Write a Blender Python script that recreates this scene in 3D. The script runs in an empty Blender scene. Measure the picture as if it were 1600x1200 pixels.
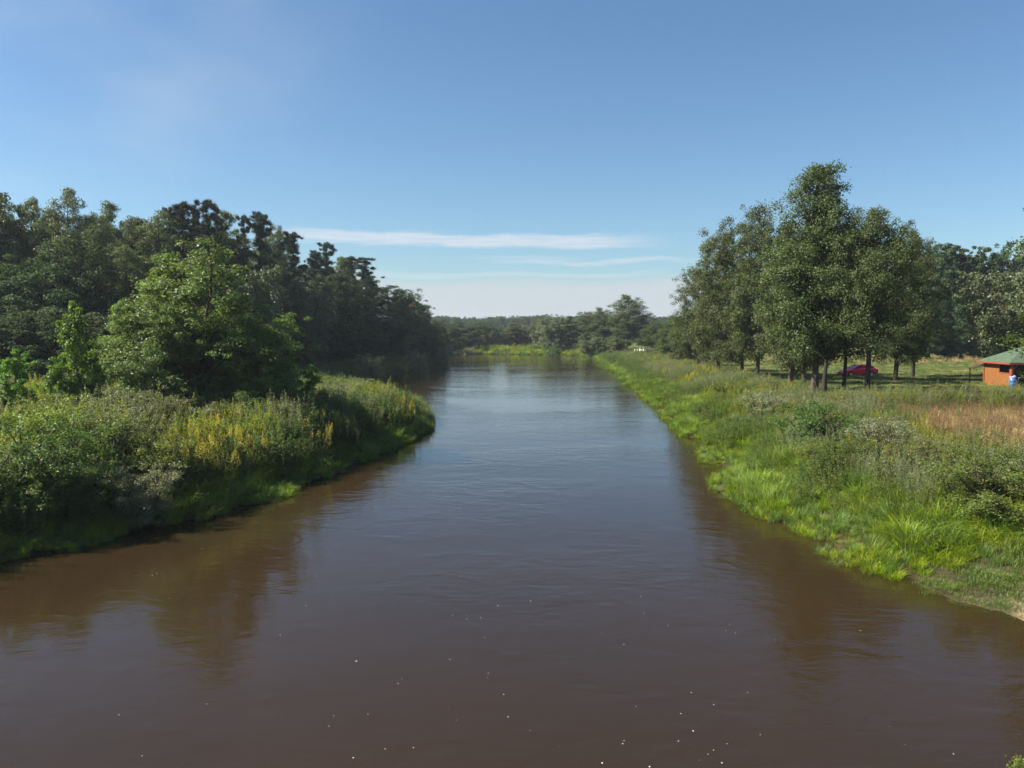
import bpy, math, random
import numpy as np
from mathutils import Vector, Matrix

# ------------------------------------------------------------------ camera, sky, sun, exposure
SC = bpy.context.scene
COL = SC.collection
R = math.radians
CAM_Z = 7.0
FPX = 1295.0                                   # focal length in pixels of the 1600 px wide photograph
PITCH = math.atan((600 - 515) / FPX)
cam_d = bpy.data.cameras.new('camera')
cam = bpy.data.objects.new('camera', cam_d)
COL.objects.link(cam)
cam.location = (0, 0, CAM_Z)
cam.rotation_euler = (R(90) - PITCH, 0, 0)
cam_d.sensor_width = 36
cam_d.lens = FPX / 1600 * 36
cam_d.clip_end = 8000
SC.camera = cam

SUN_EL = 41.0
SUN_AZ = -92.0                                 # degrees clockwise from +Y (the view): front left
sdir = Vector((math.sin(R(SUN_AZ)) * math.cos(R(SUN_EL)), math.cos(R(SUN_AZ)) * math.cos(R(SUN_EL)), math.sin(R(SUN_EL))))
sd = bpy.data.lights.new('sun', 'SUN')
sd.energy = 5.0
sd.angle = R(0.55)
sd.color = (1.0, 0.93, 0.82)
sun = bpy.data.objects.new('sun', sd)
COL.objects.link(sun)
sun.rotation_euler = sdir.to_track_quat('Z', 'Y').to_euler()

SC.view_settings.view_transform = 'Standard'
SC.view_settings.look = 'None'
SC.view_settings.gamma = 1
SC.view_settings.exposure = 1.3
SC.view_settings.use_curve_mapping = False
SC.cycles.max_bounces = 7
SC.cycles.diffuse_bounces = 3
SC.cycles.glossy_bounces = 2
SC.cycles.transmission_bounces = 3
SC.cycles.volume_bounces = 0
SC.cycles.transparent_max_bounces = 4
SC.cycles.use_denoising = True
SC.cycles.denoising_prefilter = 'FAST'
SC.cycles.sample_clamp_indirect = 4


def N(nt, t, loc=None, **kw):
    n = nt.nodes.new(t)
    for k, v in kw.items():
        setattr(n, k, v)
    return n


def setin(nt, node, key, val):
    if hasattr(val, 'is_linked') or isinstance(val, bpy.types.NodeSocket):
        nt.links.new(val, node.inputs[key])
    else:
        node.inputs[key].default_value = val


def mth(nt, op, a, b=None, c=None, clamp=False):
    n = nt.nodes.new('ShaderNodeMath')
    n.operation = op
    n.use_clamp = clamp
    for i, v in enumerate((a, b, c)):
        if v is not None:
            setin(nt, n, i, v)
    return n.outputs[0]


def sstep(nt, x, a, b):
    n = nt.nodes.new('ShaderNodeMapRange')
    n.interpolation_type = 'SMOOTHSTEP'
    setin(nt, n, 0, x)
    n.inputs[1].default_value = a
    n.inputs[2].default_value = b
    return n.outputs[0]


def mixc(nt, f, a, b, mode='MIX'):
    n = nt.nodes.new('ShaderNodeMix')
    n.data_type = 'RGBA'
    n.blend_type = mode
    setin(nt, n, 0, f)
    for k, v in ((6, a), (7, b)):
        if isinstance(v, tuple):
            v = v if len(v) == 4 else v + (1,)
        setin(nt, n, k, v)
    return n.outputs[2]


world = bpy.data.worlds.new('World')
SC.world = world
world.use_nodes = True
nt = world.node_tree
nt.nodes.clear()
sky = N(nt, 'ShaderNodeTexSky')
sky.sky_type = 'NISHITA'
sky.sun_disc = False
sky.sun_elevation = R(SUN_EL)
sky.sun_rotation = R(SUN_AZ)
sky.altitude = 100
sky.air_density = 1.0
sky.dust_density = 0.6
sky.ozone_density = 3.0
tc = N(nt, 'ShaderNodeTexCoord')
sep = N(nt, 'ShaderNodeSeparateXYZ')
nt.links.new(tc.outputs['Generated'], sep.inputs[0])
X, Y, Z = sep.outputs
el = mth(nt, 'MULTIPLY', mth(nt, 'ARCSINE', Z), 57.2958)
az = mth(nt, 'MULTIPLY', mth(nt, 'ARCTAN2', X, Y), 57.2958)


def skynoise(sa, se, off, detail=4, rough=.55):
    c = N(nt, 'ShaderNodeCombineXYZ')
    nt.links.new(mth(nt, 'MULTIPLY', az, sa), c.inputs[0])
    nt.links.new(mth(nt, 'MULTIPLY', el, se), c.inputs[1])
    c.inputs[2].default_value = off
    n = N(nt, 'ShaderNodeTexNoise')
    n.inputs['Scale'].default_value = 1
    n.inputs['Detail'].default_value = detail
    n.inputs['Roughness'].default_value = rough
    nt.links.new(c.outputs[0], n.inputs['Vector'])
    return n.outputs[0]


wob = skynoise(.16, .2, 3.1)
fine = skynoise(.12, 2.6, 9.3, 5, .6)
fibre = skynoise(.3, 7.0, 15.7, 6, .65)
elw = mth(nt, 'ADD', el, mth(nt, 'MULTIPLY', mth(nt, 'SUBTRACT', wob, .5), 1.1))


def streak(e0, half, a0, a1, soft_a, opacity, slope=0.0):
    ee = mth(nt, 'SUBTRACT', mth(nt, 'ADD', elw, mth(nt, 'MULTIPLY', az, slope)), e0)
    d = mth(nt, 'ABSOLUTE', ee)
    m = mth(nt, 'SUBTRACT', 1.0, sstep(nt, mth(nt, 'ADD', d, mth(nt, 'MULTIPLY', mth(nt, 'SUBTRACT', fine, .5), half * 1.6)), half * .25, half))
    m = mth(nt, 'MULTIPLY', m, mth(nt, 'ADD', -.15, mth(nt, 'MULTIPLY', fibre, 2.1)), None, True)
    m = mth(nt, 'MULTIPLY', m, sstep(nt, az, a0, a0 + soft_a))
    m = mth(nt, 'MULTIPLY', m, mth(nt, 'SUBTRACT', 1.0, sstep(nt, az, a1 - soft_a, a1)))
    return mth(nt, 'MULTIPLY', m, opacity)


masks = [streak(6.05, .58, -19, 11.5, 7, .8, .018),
         streak(4.65, .22, -3, 14, 5, .45),
         streak(4.95, .15, -4, 6, 3, .25),
         streak(3.75, .25, -14, 12, 6, .35)]
mk = masks[0]
for m_ in masks[1:]:
    mk = mth(nt, 'MAXIMUM', mk, m_)
low = mth(nt, 'SUBTRACT', 1.0, sstep(nt, mth(nt, 'ADD', elw, mth(nt, 'MULTIPLY', fine, .5)), 3.1, 4.1))
low = mth(nt, 'MULTIPLY', low, .8)
# a thin veil high on the left
veil = skynoise(.05, .09, 21.0, 3, .5)
vm = mth(nt, 'MULTIPLY', sstep(nt, veil, .40, .72), .42)
vm = mth(nt, 'MULTIPLY', vm, mth(nt, 'SUBTRACT', 1.0, sstep(nt, az, -34, -6)))
vm = mth(nt, 'MULTIPLY', vm, sstep(nt, el, 3, 12))
mk = mth(nt, 'MAXIMUM', mk, vm)
skyc = mixc(nt, 1.0, sky.outputs[0], (0.84, 1.0, 1.07), 'MULTIPLY')
CLOUD_HI = (5.6, 6.1, 6.6)
CLOUD_LO = (4.9, 5.25, 5.7)
c1 = mixc(nt, low, skyc, CLOUD_LO)
c2 = mixc(nt, mk, c1, CLOUD_HI)
bg = N(nt, 'ShaderNodeBackground')
nt.links.new(c2, bg.inputs[0])
bg.inputs[1].default_value = 0.053
wo = N(nt, 'ShaderNodeOutputWorld')
nt.links.new(bg.outputs[0], wo.inputs[0])

# ------------------------------------------------------------------ helpers
rng = np.random.default_rng(7)
random.seed(11)


def P(u, v, y):
    """the point on the ray of photograph pixel (u, v) at distance y ahead"""
    c, s = math.cos(PITCH), math.sin(PITCH)
    dx, dy, dz = u - 800, c * FPX + s * (600 - v), -s * FPX + c * (600 - v)
    t = y / dy
    return Vector((dx * t, y, CAM_Z + dz * t))


def G(u, v, z=0.0):
    """the point where the ray of pixel (u, v) meets height z"""
    c, s = math.cos(PITCH), math.sin(PITCH)
    dx, dy, dz = u - 800, c * FPX + s * (600 - v), -s * FPX + c * (600 - v)
    t = (z - CAM_Z) / dz
    return Vector((dx * t, dy * t, z))


def tag(o, label=None, cat=None, group=None, kind=None):
    if label: o['label'] = label
    if cat: o['category'] = cat
    if group: o['group'] = group
    if kind: o['kind'] = kind
    return o


def link(name, me, parent=None, col=None):
    o = bpy.data.objects.new(name, me)
    (col or COL).objects.link(o)
    if parent: o.parent = parent
    return o


def empty(name, loc, rz=0, col=None):
    o = bpy.data.objects.new(name, None)
    (col or COL).objects.link(o)
    o.location = loc
    o.rotation_euler = (0, 0, rz)
    o.empty_display_size = .3
    return o


def mesh_np(name, verts, quads, mats, mi=None, smooth=False):
    """quads (N,4); a triangle repeats nothing: pass tris as (N,3)"""
    me = bpy.data.meshes.new(name)
    verts = np.asarray(verts, dtype=np.float32)
    quads = np.asarray(quads, dtype=np.int32)
    k = quads.shape[1]
    me.vertices.add(len(verts))
    me.vertices.foreach_set('co', verts.ravel())
    me.loops.add(quads.size)
    me.loops.foreach_set('vertex_index', quads.ravel())
    me.polygons.add(len(quads))
    me.polygons.foreach_set('loop_start', np.arange(0, quads.size, k, dtype=np.int32))
    me.polygons.foreach_set('loop_total', np.full(len(quads), k, dtype=np.int32))
    if mi is not None:
        me.polygons.foreach_set('material_index', np.asarray(mi, dtype=np.int32))
    me.update(calc_edges=True)
    for m in mats: me.materials.append(m)
    if smooth:
        me.polygons.foreach_set('use_smooth', np.ones(len(quads), dtype=bool))
    return me


def nrm(a):
    return a / np.maximum(np.linalg.norm(a, axis=1, keepdims=True), 1e-9)


def leaf_quads(P_, Nn, L, W, rg, U=None):
    """diamond leaves at P_ with normals Nn"""
    n = len(P_)
    t = rg.normal(size=(n, 3))
    if U is None: U = nrm(np.cross(Nn, t))
    V = np.cross(Nn, U)
    L = np.broadcast_to(L, (n,))[:, None]
    W = np.broadcast_to(W, (n,))[:, None]
    fold = Nn * W * .25
    v = np.empty((n, 4, 3))
    v[:, 0] = P_ - U * L * .5
    v[:, 1] = P_ + V * W * .5 + fold
    v[:, 2] = P_ + U * L * .5
    v[:, 3] = P_ - V * W * .5 + fold
    q = np.arange(n * 4).reshape(n, 4)
    return v.reshape(-1, 3), q


def tube(pts, rad, sides=6):
    """a tapered tube along pts: verts and quads, plus a closing tip"""
    pts = np.asarray(pts, float)
    n = len(pts)
    d = np.gradient(pts, axis=0)
    d = nrm(d)
    ref = np.array([0.31, .87, .38]) if abs(d[0][2]) > .8 else np.array([0, 0, 1.0])
    V = []
    for i in range(n):
        a = np.cross(d[i], ref); a /= max(np.linalg.norm(a), 1e-6)
        b = np.cross(d[i], a)
        for k in range(sides):
            t = 2 * math.pi * k / sides
            V.append(pts[i] + (a * math.cos(t) + b * math.sin(t)) * rad[i])
    Q = []
    for i in range(n - 1):
        for k in range(sides):
            k2 = (k + 1) % sides
            Q.append((i * sides + k, i * sides + k2, (i + 1) * sides + k2, (i + 1) * sides + k))
    return V, Q


class MB:
    """collects quads"""
    def __init__(s): s.v = []; s.q = []; s.mi = []
    def add(s, V, Q, mi=0):
        o = len(s.v)
        s.v.extend([tuple(p) for p in V])
        for f in Q:
            s.q.append(tuple(i + o for i in f)); s.mi.append(mi)
        return s
    def box(s, c, sz, mi=0, rz=0, rx=0, ry=0):
        M = Matrix.Translation(c) @ Matrix.Rotation(rz, 4, 'Z') @ Matrix.Rotation(ry, 4, 'Y') @ Matrix.Rotation(rx, 4, 'X')
        V = [M @ Vector((sz[0] * a / 2, sz[1] * b / 2, sz[2] * d / 2)) for a in (-1, 1) for b in (-1, 1) for d in (-1, 1)]
        return s.add(V, [(0, 1, 3, 2), (4, 6, 7, 5), (0, 4, 5, 1), (2, 3, 7, 6), (0, 2, 6, 4), (1, 5, 7, 3)], mi)
    def tube(s, pts, rad, sides=8, mi=0, cap=True):
        V, Q = tube(pts, rad, sides)
        s.add(V, Q, mi)
        if cap:
            o = len(s.v) - len(V)
            s.q.append(tuple(o + k for k in range(sides))[::-1]); s.mi.append(mi)
            s.q.append(tuple(len(s.v) - sides + k for k in range(sides))); s.mi.append(mi)
        return s
    def build(s, name, mats, parent=None, bevel=0, smooth=False, loc=None):
        me = bpy.data.meshes.new(name)
        me.from_pydata(s.v, [], s.q)
        if not isinstance(mats, (list, tuple)): mats = [mats]
        for m in mats: me.materials.append(m)
        for p, i in zip(me.polygons, s.mi):
            p.material_index = i
            p.use_smooth = smooth
        o = link(name, me, parent)
        if bevel:
            b = o.modifiers.new('bevel', 'BEVEL'); b.width = bevel; b.segments = 2; b.limit_method = 'ANGLE'
        if loc is not None: o.location = loc
        return o


# ------------------------------------------------------------------ materials
MATS = {}


def leafmat(name, col, trans=.32, rough=.5, spec=.35, hue=.03, val=.55, patch=.25, tcol=(1.25, 1.35, .55)):
    m = bpy.data.materials.new(name)
    m.use_nodes = True
    nt = m.node_tree
    nt.nodes.clear()
    g = N(nt, 'ShaderNodeNewGeometry')
    oi = N(nt, 'ShaderNodeObjectInfo')
    isl = g.outputs['Random Per Island']
    nz = N(nt, 'ShaderNodeTexNoise')
    nt.links.new(g.outputs['Position'], nz.inputs['Vector'])
    nz.inputs['Scale'].default_value = .45
    nz.inputs['Detail'].default_value = 2
    hsv = N(nt, 'ShaderNodeHueSaturation')
    hsv.inputs['Color'].default_value = col + (1,)
    h = mth(nt, 'ADD', mth(nt, 'MULTIPLY', mth(nt, 'SUBTRACT', oi.outputs['Random'], .5), hue), mth(nt, 'MULTIPLY', mth(nt, 'SUBTRACT', isl, .5), hue))
    nt.links.new(mth(nt, 'ADD', h, .5), hsv.inputs['Hue'])
    vv = mth(nt, 'MULTIPLY', mth(nt, 'ADD', 1 - val / 2, mth(nt, 'MULTIPLY', isl, val)),
             mth(nt, 'ADD', 1 - patch, mth(nt, 'MULTIPLY', nz.outputs[0], patch * 2)))
    vv = mth(nt, 'MULTIPLY', vv, mth(nt, 'ADD', .88, mth(nt, 'MULTIPLY', oi.outputs['Random'], .24)))
    nt.links.new(vv, hsv.inputs['Value'])
    hsv.inputs['Saturation'].default_value = 1.1
    p = N(nt, 'ShaderNodeBsdfPrincipled')
    nt.links.new(hsv.outputs[0], p.inputs['Base Color'])
    p.inputs['Roughness'].default_value = rough
    p.inputs['Specular IOR Level'].default_value = spec
    t = N(nt, 'ShaderNodeBsdfTranslucent')
    nt.links.new(mixc(nt, 1.0, hsv.outputs[0], tcol, 'MULTIPLY'), t.inputs[0])
    mx = N(nt, 'ShaderNodeMixShader')
    mx.inputs[0].default_value = trans
    nt.links.new(p.outputs[0], mx.inputs[1])
    nt.links.new(t.outputs[0], mx.inputs[2])
    o = N(nt, 'ShaderNodeOutputMaterial')
    nt.links.new(mx.outputs[0], o.inputs[0])
    MATS[name] = m
    return m


def solid(name, col, rough=.7, spec=.4, metal=0, noise=0, nscale=4, bump=0, col2=None, stretch=(1, 1, 1), coat=0, bscale=None, detail=5):
    m = bpy.data.materials.new(name)
    m.use_nodes = True
    nt = m.node_tree
    p = nt.nodes['Principled BSDF']
    p.inputs['Base Color'].default_value = col + (1,)
    p.inputs['Roughness'].default_value = rough
    p.inputs['Specular IOR Level'].default_value = spec
    p.inputs['Metallic'].default_value = metal
    p.inputs['Coat Weight'].default_value = coat
    if noise or bump:
        tc = N(nt, 'ShaderNodeTexCoord')
        mp = N(nt, 'ShaderNodeMapping')
        mp.inputs['Scale'].default_value = stretch
        nt.links.new(tc.outputs['Object'], mp.inputs[0])
        nz = N(nt, 'ShaderNodeTexNoise')
        nz.inputs['Scale'].default_value = nscale
        nz.inputs['Detail'].default_value = detail
        nt.links.new(mp.outputs[0], nz.inputs['Vector'])
        if noise:
            c2 = col2 or tuple(c * (1 - noise) for c in col)
            f = sstep(nt, nz.outputs[0], .38, .62)
            nt.links.new(mixc(nt, f, col, c2), p.inputs['Base Color'])
        if bump:
            b = N(nt, 'ShaderNodeBump')
            b.inputs['Strength'].default_value = bump
            b.inputs['Distance'].default_value = .03
            nt.links.new(nz.outputs[0], b.inputs['Height'])
            nt.links.new(b.outputs[0], p.inputs['Normal'])
    MATS[name] = m
    return m


leafmat('alder_leaf', (.078, .098, .036), rough=.52, spec=.3, hue=.035)
leafmat('near_tree_leaf', (.125, .175, .062), rough=.46, spec=.4, trans=.42, val=.8)
leafmat('fresh_leaf', (0.1250, 0.2063, 0.0450), rough=.52, spec=.3, trans=.4)
leafmat('birch_leaf', (.115, .140, .062), rough=.5)
leafmat('dark_leaf', (.064, .094, .044), rough=.7, spec=.15, trans=.25)
leafmat('willow_leaf', (.115, .135, .072), rough=.5, trans=.25)
leafmat('pine_needle', (.055, .075, .045), rough=.6, spec=.25, trans=.08, val=.5)
leafmat('rusty_leaf', (0.1438, 0.1187, 0.0562), rough=.5)
leafmat('light_bush_leaf', (.19, .225, .06), trans=.42, val=.8, patch=.3)
leafmat('reed_blade', (.155, .215, .060), rough=.52, spec=.3, trans=.4, patch=.4, hue=.04)
leafmat('sedge_blade', (.24, .30, .045), rough=.52, spec=.3, trans=.45, patch=.35)
leafmat('herb_leaf', (.125, .15, .045), trans=.45, val=.8, patch=.35, hue=.05)
leafmat('silver_herb_leaf', (.20, .215, .13), trans=.35, val=.7, patch=.3)
leafmat('nettle_leaf', (.095, .14, .045), trans=.42, val=.8, patch=.3)
leafmat('lime_herb_leaf', (.28, .29, .052), trans=.48, val=.7, patch=.35, hue=.05)
leafmat('goldenrod_flower', (.50, .42, .09), trans=.3, rough=.7, val=.4, tcol=(1, 1, 1))
leafmat('dry_blade', (.36, .27, .14), trans=.3, rough=.7, patch=.3, tcol=(1, 1, .9))
leafmat('seed_stalk', (.20, .13, .075), trans=.2, rough=.8, patch=.3, tcol=(1, 1, .9))
leafmat('lawn_blade', (.105, .135, .040), trans=.35, patch=.4, hue=.05)
solid('stem', (.12, .13, .05), .7)
solid('bark', (.10, .070, .048), .9, noise=.55, nscale=6, bump=.8, stretch=(1, 1, .25))
solid('dark_bark', (.045, .036, .028), .9, noise=.5, nscale=6, bump=.8, stretch=(1, 1, .25))


# ------------------------------------------------------------------ river outline and terrain
left_px = [(0, 876), (100, 862), (214, 824), (300, 808), (389, 784), (464, 766), (542, 732), (600, 706), (650, 684), (668, 668), (674, 656)]
right_px = [(926, 558), (966, 587), (1001, 615), (1030, 638), (1058, 668), (1096, 694), (1130, 742), (1150, 775), (1184, 804),
            (1280, 848), (1360, 884), (1440, 912), (1480, 934), (1560, 958), (1600, 978), (1700, 1040)]
L = [(-34, -60), (-22, -20), (-17.5, 5), (-16.2, 17)] + [tuple(G(u, v)[:2]) for u, v in left_px]
L += [(-8.6, 74), (-13.5, 84), (-17.5, 96), (-19.4, 106), (-19, 120), (-17.6, 140), (-16.2, 160), (-14.6, 181), (-15.2, 192),
      (-22, 205), (-42, 220), (-80, 235), (-140, 240)]
FAR = [(-140, 262), (-80, 258), (-45, 248), (-22, 236), (-15, 240), (-8, 238), (4, 232), (9, 226), (12, 228), (15, 224), (19, 216)]
Rr = [tuple(G(u, v)[:2]) for u, v in right_px] + [(9.2, 11.8), (8.6, 4), (14, -5), (18, -60)]
POLY = np.array(L + FAR + Rr)


def sdist(x, y):
    """distance to the water's edge, positive on land"""
    x = np.asarray(x, float); y = np.asarray(y, float)
    d2 = np.full(x.shape, 1e12)
    inside = np.zeros(x.shape, bool)
    n = len(POLY)
    for i in range(n):
        ax, ay = POLY[i]; bx, by = POLY[(i + 1) % n]
        ex, ey = bx - ax, by - ay
        t = np.clip(((x - ax) * ex + (y - ay) * ey) / (ex * ex + ey * ey), 0, 1)
        d2 = np.minimum(d2, (x - ax - ex * t) ** 2 + (y - ay - ey * t) ** 2)
        c = ((ay > y) != (by > y))
        with np.errstate(divide='ignore', invalid='ignore'):
            xi = ex * (y - ay) / (ey if ey != 0 else 1e-9) + ax
        inside ^= c & (x < xi)
    d = np.sqrt(d2)
    d = np.where(inside, -d, d)
    return d + (fnoise(x, y, 2.6, 5) - .5) * 1.1 * np.clip(1.3 - np.abs(d) / 4, 0, 1) * np.clip(np.abs(y) / 30 + .4, 0, 1.3)


def sm(x, a, b):
    t = np.clip((x - a) / (b - a), 0, 1)
    return t * t * (3 - 2 * t)


def fnoise(x, y, s, seed=0):
    """smooth pseudo noise in 0..1"""
    x = np.asarray(x) / s; y = np.asarray(y) / s
    r = np.random.default_rng(seed)
    v = 0
    for k in range(7):
        a = r.uniform(0, 6.28); f = r.uniform(.6, 2.2)
        v = v + np.sin((x * math.cos(a) + y * math.sin(a)) * f * 2.2 + r.uniform(0, 6.28) + 1.3 * np.sin((x * math.sin(a) - y * math.cos(a)) * f))
    return np.clip(.5 + v / 7 * .9, 0, 1)


def ground_z(x, y):
    x = np.asarray(x, float); y = np.asarray(y, float)
    s = sdist(x, y)
    right = x > 3
    land = np.where(right, .16 * sm(s, 0, .35) + .75 * sm(s, .1, 4.5) + .9 * sm(s, 2, 13),
                    .16 * sm(s, 0, .35) + .8 * sm(s, .1, 4) + .5 * sm(s, 2, 12))
    z = np.where(s > 0, land, np.maximum(s * .45, -1.4))
    z = z + (s > .5) * (fnoise(x, y, 3.0, 2) - .5) * .16 * sm(s, .5, 3)
    return z


def gz(x, y): return float(ground_z(np.array([x]), np.array([y]))[0])


def axis(a, b, step, outer):
    lo = [a - d for d in outer][::-1]
    hi = [b + d for d in outer]
    return np.array(lo + list(np.arange(a, b + .01, step)) + hi)


outer = [3, 8, 16, 30, 50, 90, 160, 300, 550, 900]
xs = axis(-60, 70, .75, outer)
ys = axis(-20, 262, 1.0, outer)
gx, gy = np.meshgrid(xs, ys)
zz = ground_z(gx.ravel(), gy.ravel())
far = np.hypot(gx.ravel(), gy.ravel())
verts = np.stack([gx.ravel(), gy.ravel(), zz], 1)
ny_, nx_ = gx.shape
ii = np.arange(ny_ * nx_).reshape(ny_, nx_)
quads = np.stack([ii[:-1, :-1].ravel(), ii[:-1, 1:].ravel(), ii[1:, 1:].ravel(), ii[1:, :-1].ravel()], 1)


def dryness(x, y):
    """how dry and tan the meadow on the right bank is"""
    s = sdist(x, y)
    d = sm(s, 5.8, 9) * (1 - sm(y, 50, 55)) * (x > 3)
    d = np.maximum(d, .55 * sm(x - (3 + .12 * y), 10, 20) * (x > 3) * sm(y, 60, 70) * (fnoise(x, y * 2.5, 7, 9) > .62))
    return d


def zone_colour(x, y):
    s = sdist(x, y)
    soil = np.array([.050, .040, .024]); lawn = np.array([.098, .112, .036]); dry = np.array([.27, .205, .115]); sand = np.array([.30, .22, .145])
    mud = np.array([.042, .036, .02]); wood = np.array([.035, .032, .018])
    c = np.tile(soil, (len(x), 1))
    right = x > 3
    w = (sm(s, 9, 13) * right)[:, None]
    c = c * (1 - w) + lawn * w
    d = (dryness(x, y) * (.5 + .5 * fnoise(x, y, 2.2, 4)))[:, None]
    c = c * (1 - d) + dry * d
    # worn track along the alders and the sandy landing near the bridge
    tr = np.exp(-((x - (10 + .145 * y) - 1.5 * np.sin(y / 14)) / 1.1) ** 2) * sm(y, 78, 92) * (1 - sm(y, 150, 170)) * right
    c = c * (1 - tr[:, None] * .8) + dry * tr[:, None] * .8
    sd_ = np.exp(-(((x - 13.1) / 1.5) ** 2 + ((y - 18.6) / 1.8) ** 2)) * 1.4 * right
    sd_ = np.clip(sd_, 0, 1)[:, None]
    c = c * (1 - sd_) + sand * sd_
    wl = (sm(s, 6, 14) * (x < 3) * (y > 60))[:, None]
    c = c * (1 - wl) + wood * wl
    c = np.where((s < .25)[:, None], mud, c)
    fr = (np.hypot(x, y) > 265)[:, None]
    c = np.where(fr, np.array([.08, .09, .035]), c)
    return c


gm = bpy.data.materials.new('ground_soil_and_grass')
gm.use_nodes = True
nt = gm.node_tree
p = nt.nodes['Principled BSDF']
p.inputs['Roughness'].default_value = .95
p.inputs['Specular IOR Level'].default_value = .15
at = N(nt, 'ShaderNodeAttribute'); at.attribute_name = 'ground_colour'
geo = N(nt, 'ShaderNodeNewGeometry')
n1 = N(nt, 'ShaderNodeTexNoise'); n1.inputs['Scale'].default_value = 1.4; n1.inputs['Detail'].default_value = 8; n1.inputs['Roughness'].default_value = .7
n2 = N(nt, 'ShaderNodeTexNoise'); n2.inputs['Scale'].default_value = .16; n2.inputs['Detail'].default_value = 4
nt.links.new(geo.outputs['Position'], n1.inputs['Vector']); nt.links.new(geo.outputs['Position'], n2.inputs['Vector'])
c = mixc(nt, sstep(nt, n1.outputs[0], .35, .65), (.62, .62, .62), (1.35, 1.3, 1.2))
c = mixc(nt, 1.0, at.outputs['Color'], c, 'MULTIPLY')
c2_ = mixc(nt, sstep(nt, n2.outputs[0], .4, .62), (.85, 1.0, .9), (1.25, 1.1, .95))
c = mixc(nt, 1.0, c, c2_, 'MULTIPLY')
nt.links.new(c, p.inputs['Base Color'])
b = N(nt, 'ShaderNodeBump'); b.inputs['Strength'].default_value = .8; b.inputs['Distance'].default_value = .12
nt.links.new(n1.outputs[0], b.inputs['Height']); nt.links.new(b.outputs[0], p.inputs['Normal'])

me = mesh_np('ground', verts, quads, [gm], smooth=True)
ca = me.color_attributes.new('ground_colour', 'FLOAT_COLOR', 'POINT')
zc = zone_colour(verts[:, 0], verts[:, 1])
ca.data.foreach_set('color', np.concatenate([zc, np.ones((len(zc), 1))], 1).astype(np.float32).ravel())
ground = link('ground', me)
tag(ground, kind='structure')

# water
wm = bpy.data.materials.new('river_water')
wm.use_nodes = True
nt = wm.node_tree
p = nt.nodes['Principled BSDF']
geo = N(nt, 'ShaderNodeNewGeometry')
na = N(nt, 'ShaderNodeTexNoise'); na.inputs['Scale'].default_value = .09; na.inputs['Detail'].default_value = 3
nt.links.new(geo.outputs['Position'], na.inputs['Vector'])
nt.links.new(mixc(nt, sstep(nt, na.outputs[0], .3, .7), (.028, .0165, .0072), (.024, .0155, .0075)), p.inputs['Base Color'])
p.inputs['Roughness'].default_value = .04
p.inputs['IOR'].default_value = 1.33
p.inputs['Specular IOR Level'].default_value = .37


def wave(scale, sx, sy, detail, dist=0):
    mp = N(nt, 'ShaderNodeMapping')
    mp.inputs['Scale'].default_value = (sx, sy, 1)
    mp.inputs['Rotation'].default_value = (0, 0, R(12))
    nt.links.new(geo.outputs['Position'], mp.inputs[0])
    n = N(nt, 'ShaderNodeTexNoise')
    n.inputs['Scale'].default_value = scale
    n.inputs['Detail'].default_value = detail
    n.inputs['Roughness'].default_value = .55
    n.inputs['Distortion'].default_value = dist
    nt.links.new(mp.outputs[0], n.inputs['Vector'])
    return n.outputs[0]


w1 = wave(2.2, .75, 1.5, 4, .5)
w2 = wave(.55, .8, 1.2, 2, 1.0)
w3 = wave(9.0, 1, 1.3, 2)
calm = sstep(nt, wave(.07, .7, 1.3, 3, .6), .36, .66)           # patches of smoother and rougher water
amp = mth(nt, 'ADD', .45, mth(nt, 'MULTIPLY', calm, .8))
hgt = mth(nt, 'ADD', mth(nt, 'ADD', mth(nt, 'MULTIPLY', w1, .040), mth(nt, 'MULTIPLY', w2, .10)), mth(nt, 'MULTIPLY', w3, .009))
hgt = mth(nt, 'MULTIPLY', hgt, amp)
b = N(nt, 'ShaderNodeBump'); b.inputs['Strength'].default_value = 1; b.inputs['Distance'].default_value = .25
nt.links.new(hgt, b.inputs['Height']); nt.links.new(b.outputs[0], p.inputs['Normal'])
wv = np.array([(-150, -60, 0), (40, -60, 0), (40, 270, 0), (-150, 270, 0)], float)
tag(link('river_water', mesh_np('river_water', wv, np.array([[0, 1, 2, 3]]), [wm])), kind='structure')

# ------------------------------------------------------------------ haze
HAZE = 0.0002
hm = bpy.data.materials.new('haze_air')
hm.use_nodes = True
nt = hm.node_tree
nt.nodes.clear()
pv = N(nt, 'ShaderNodeVolumePrincipled')
pv.inputs['Color'].default_value = (.80, .88, 1.0, 1)
pv.inputs['Density'].default_value = HAZE
pv.inputs['Anisotropy'].default_value = .25
ho = N(nt, 'ShaderNodeOutputMaterial')
nt.links.new(pv.outputs[0], ho.inputs['Volume'])
if HAZE > 0:
    hz = MB().box((0, 120, 13), (2200, 2300, 33)).build('haze', hm)
    tag(hz, kind='stuff')

# ------------------------------------------------------------------ tree prototypes
PROTO = bpy.data.collections.new('prototypes')    # never linked to the scene: only holds sources for the scatters


def crown_profile(kind, t):
    """radius share at height share t of the crown (0 bottom, 1 top)"""
    if kind == 'cone':   return (1 - t) ** .75 * min(1, .55 + 2.2 * t)
    if kind == 'egg':    return math.sqrt(max(0, 1 - ((t - .38) / .64) ** 2)) if t > .38 else math.sqrt(max(0, 1 - ((t - .38) / .55) ** 2))
    if kind == 'round':  return math.sqrt(max(0, 1 - ((t - .5) / .54) ** 2))
    if kind == 'bush':   return math.sqrt(max(0, 1 - (t / 1.05) ** 2))
    if kind == 'pine':   return (.62 + .38 * math.sin(t * 22)) * (1 - t) ** .75 + .07
    if kind == 'column': return min(1, .6 + t * 1.5) * (1 - t ** 3) ** .8
    return 1


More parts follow.
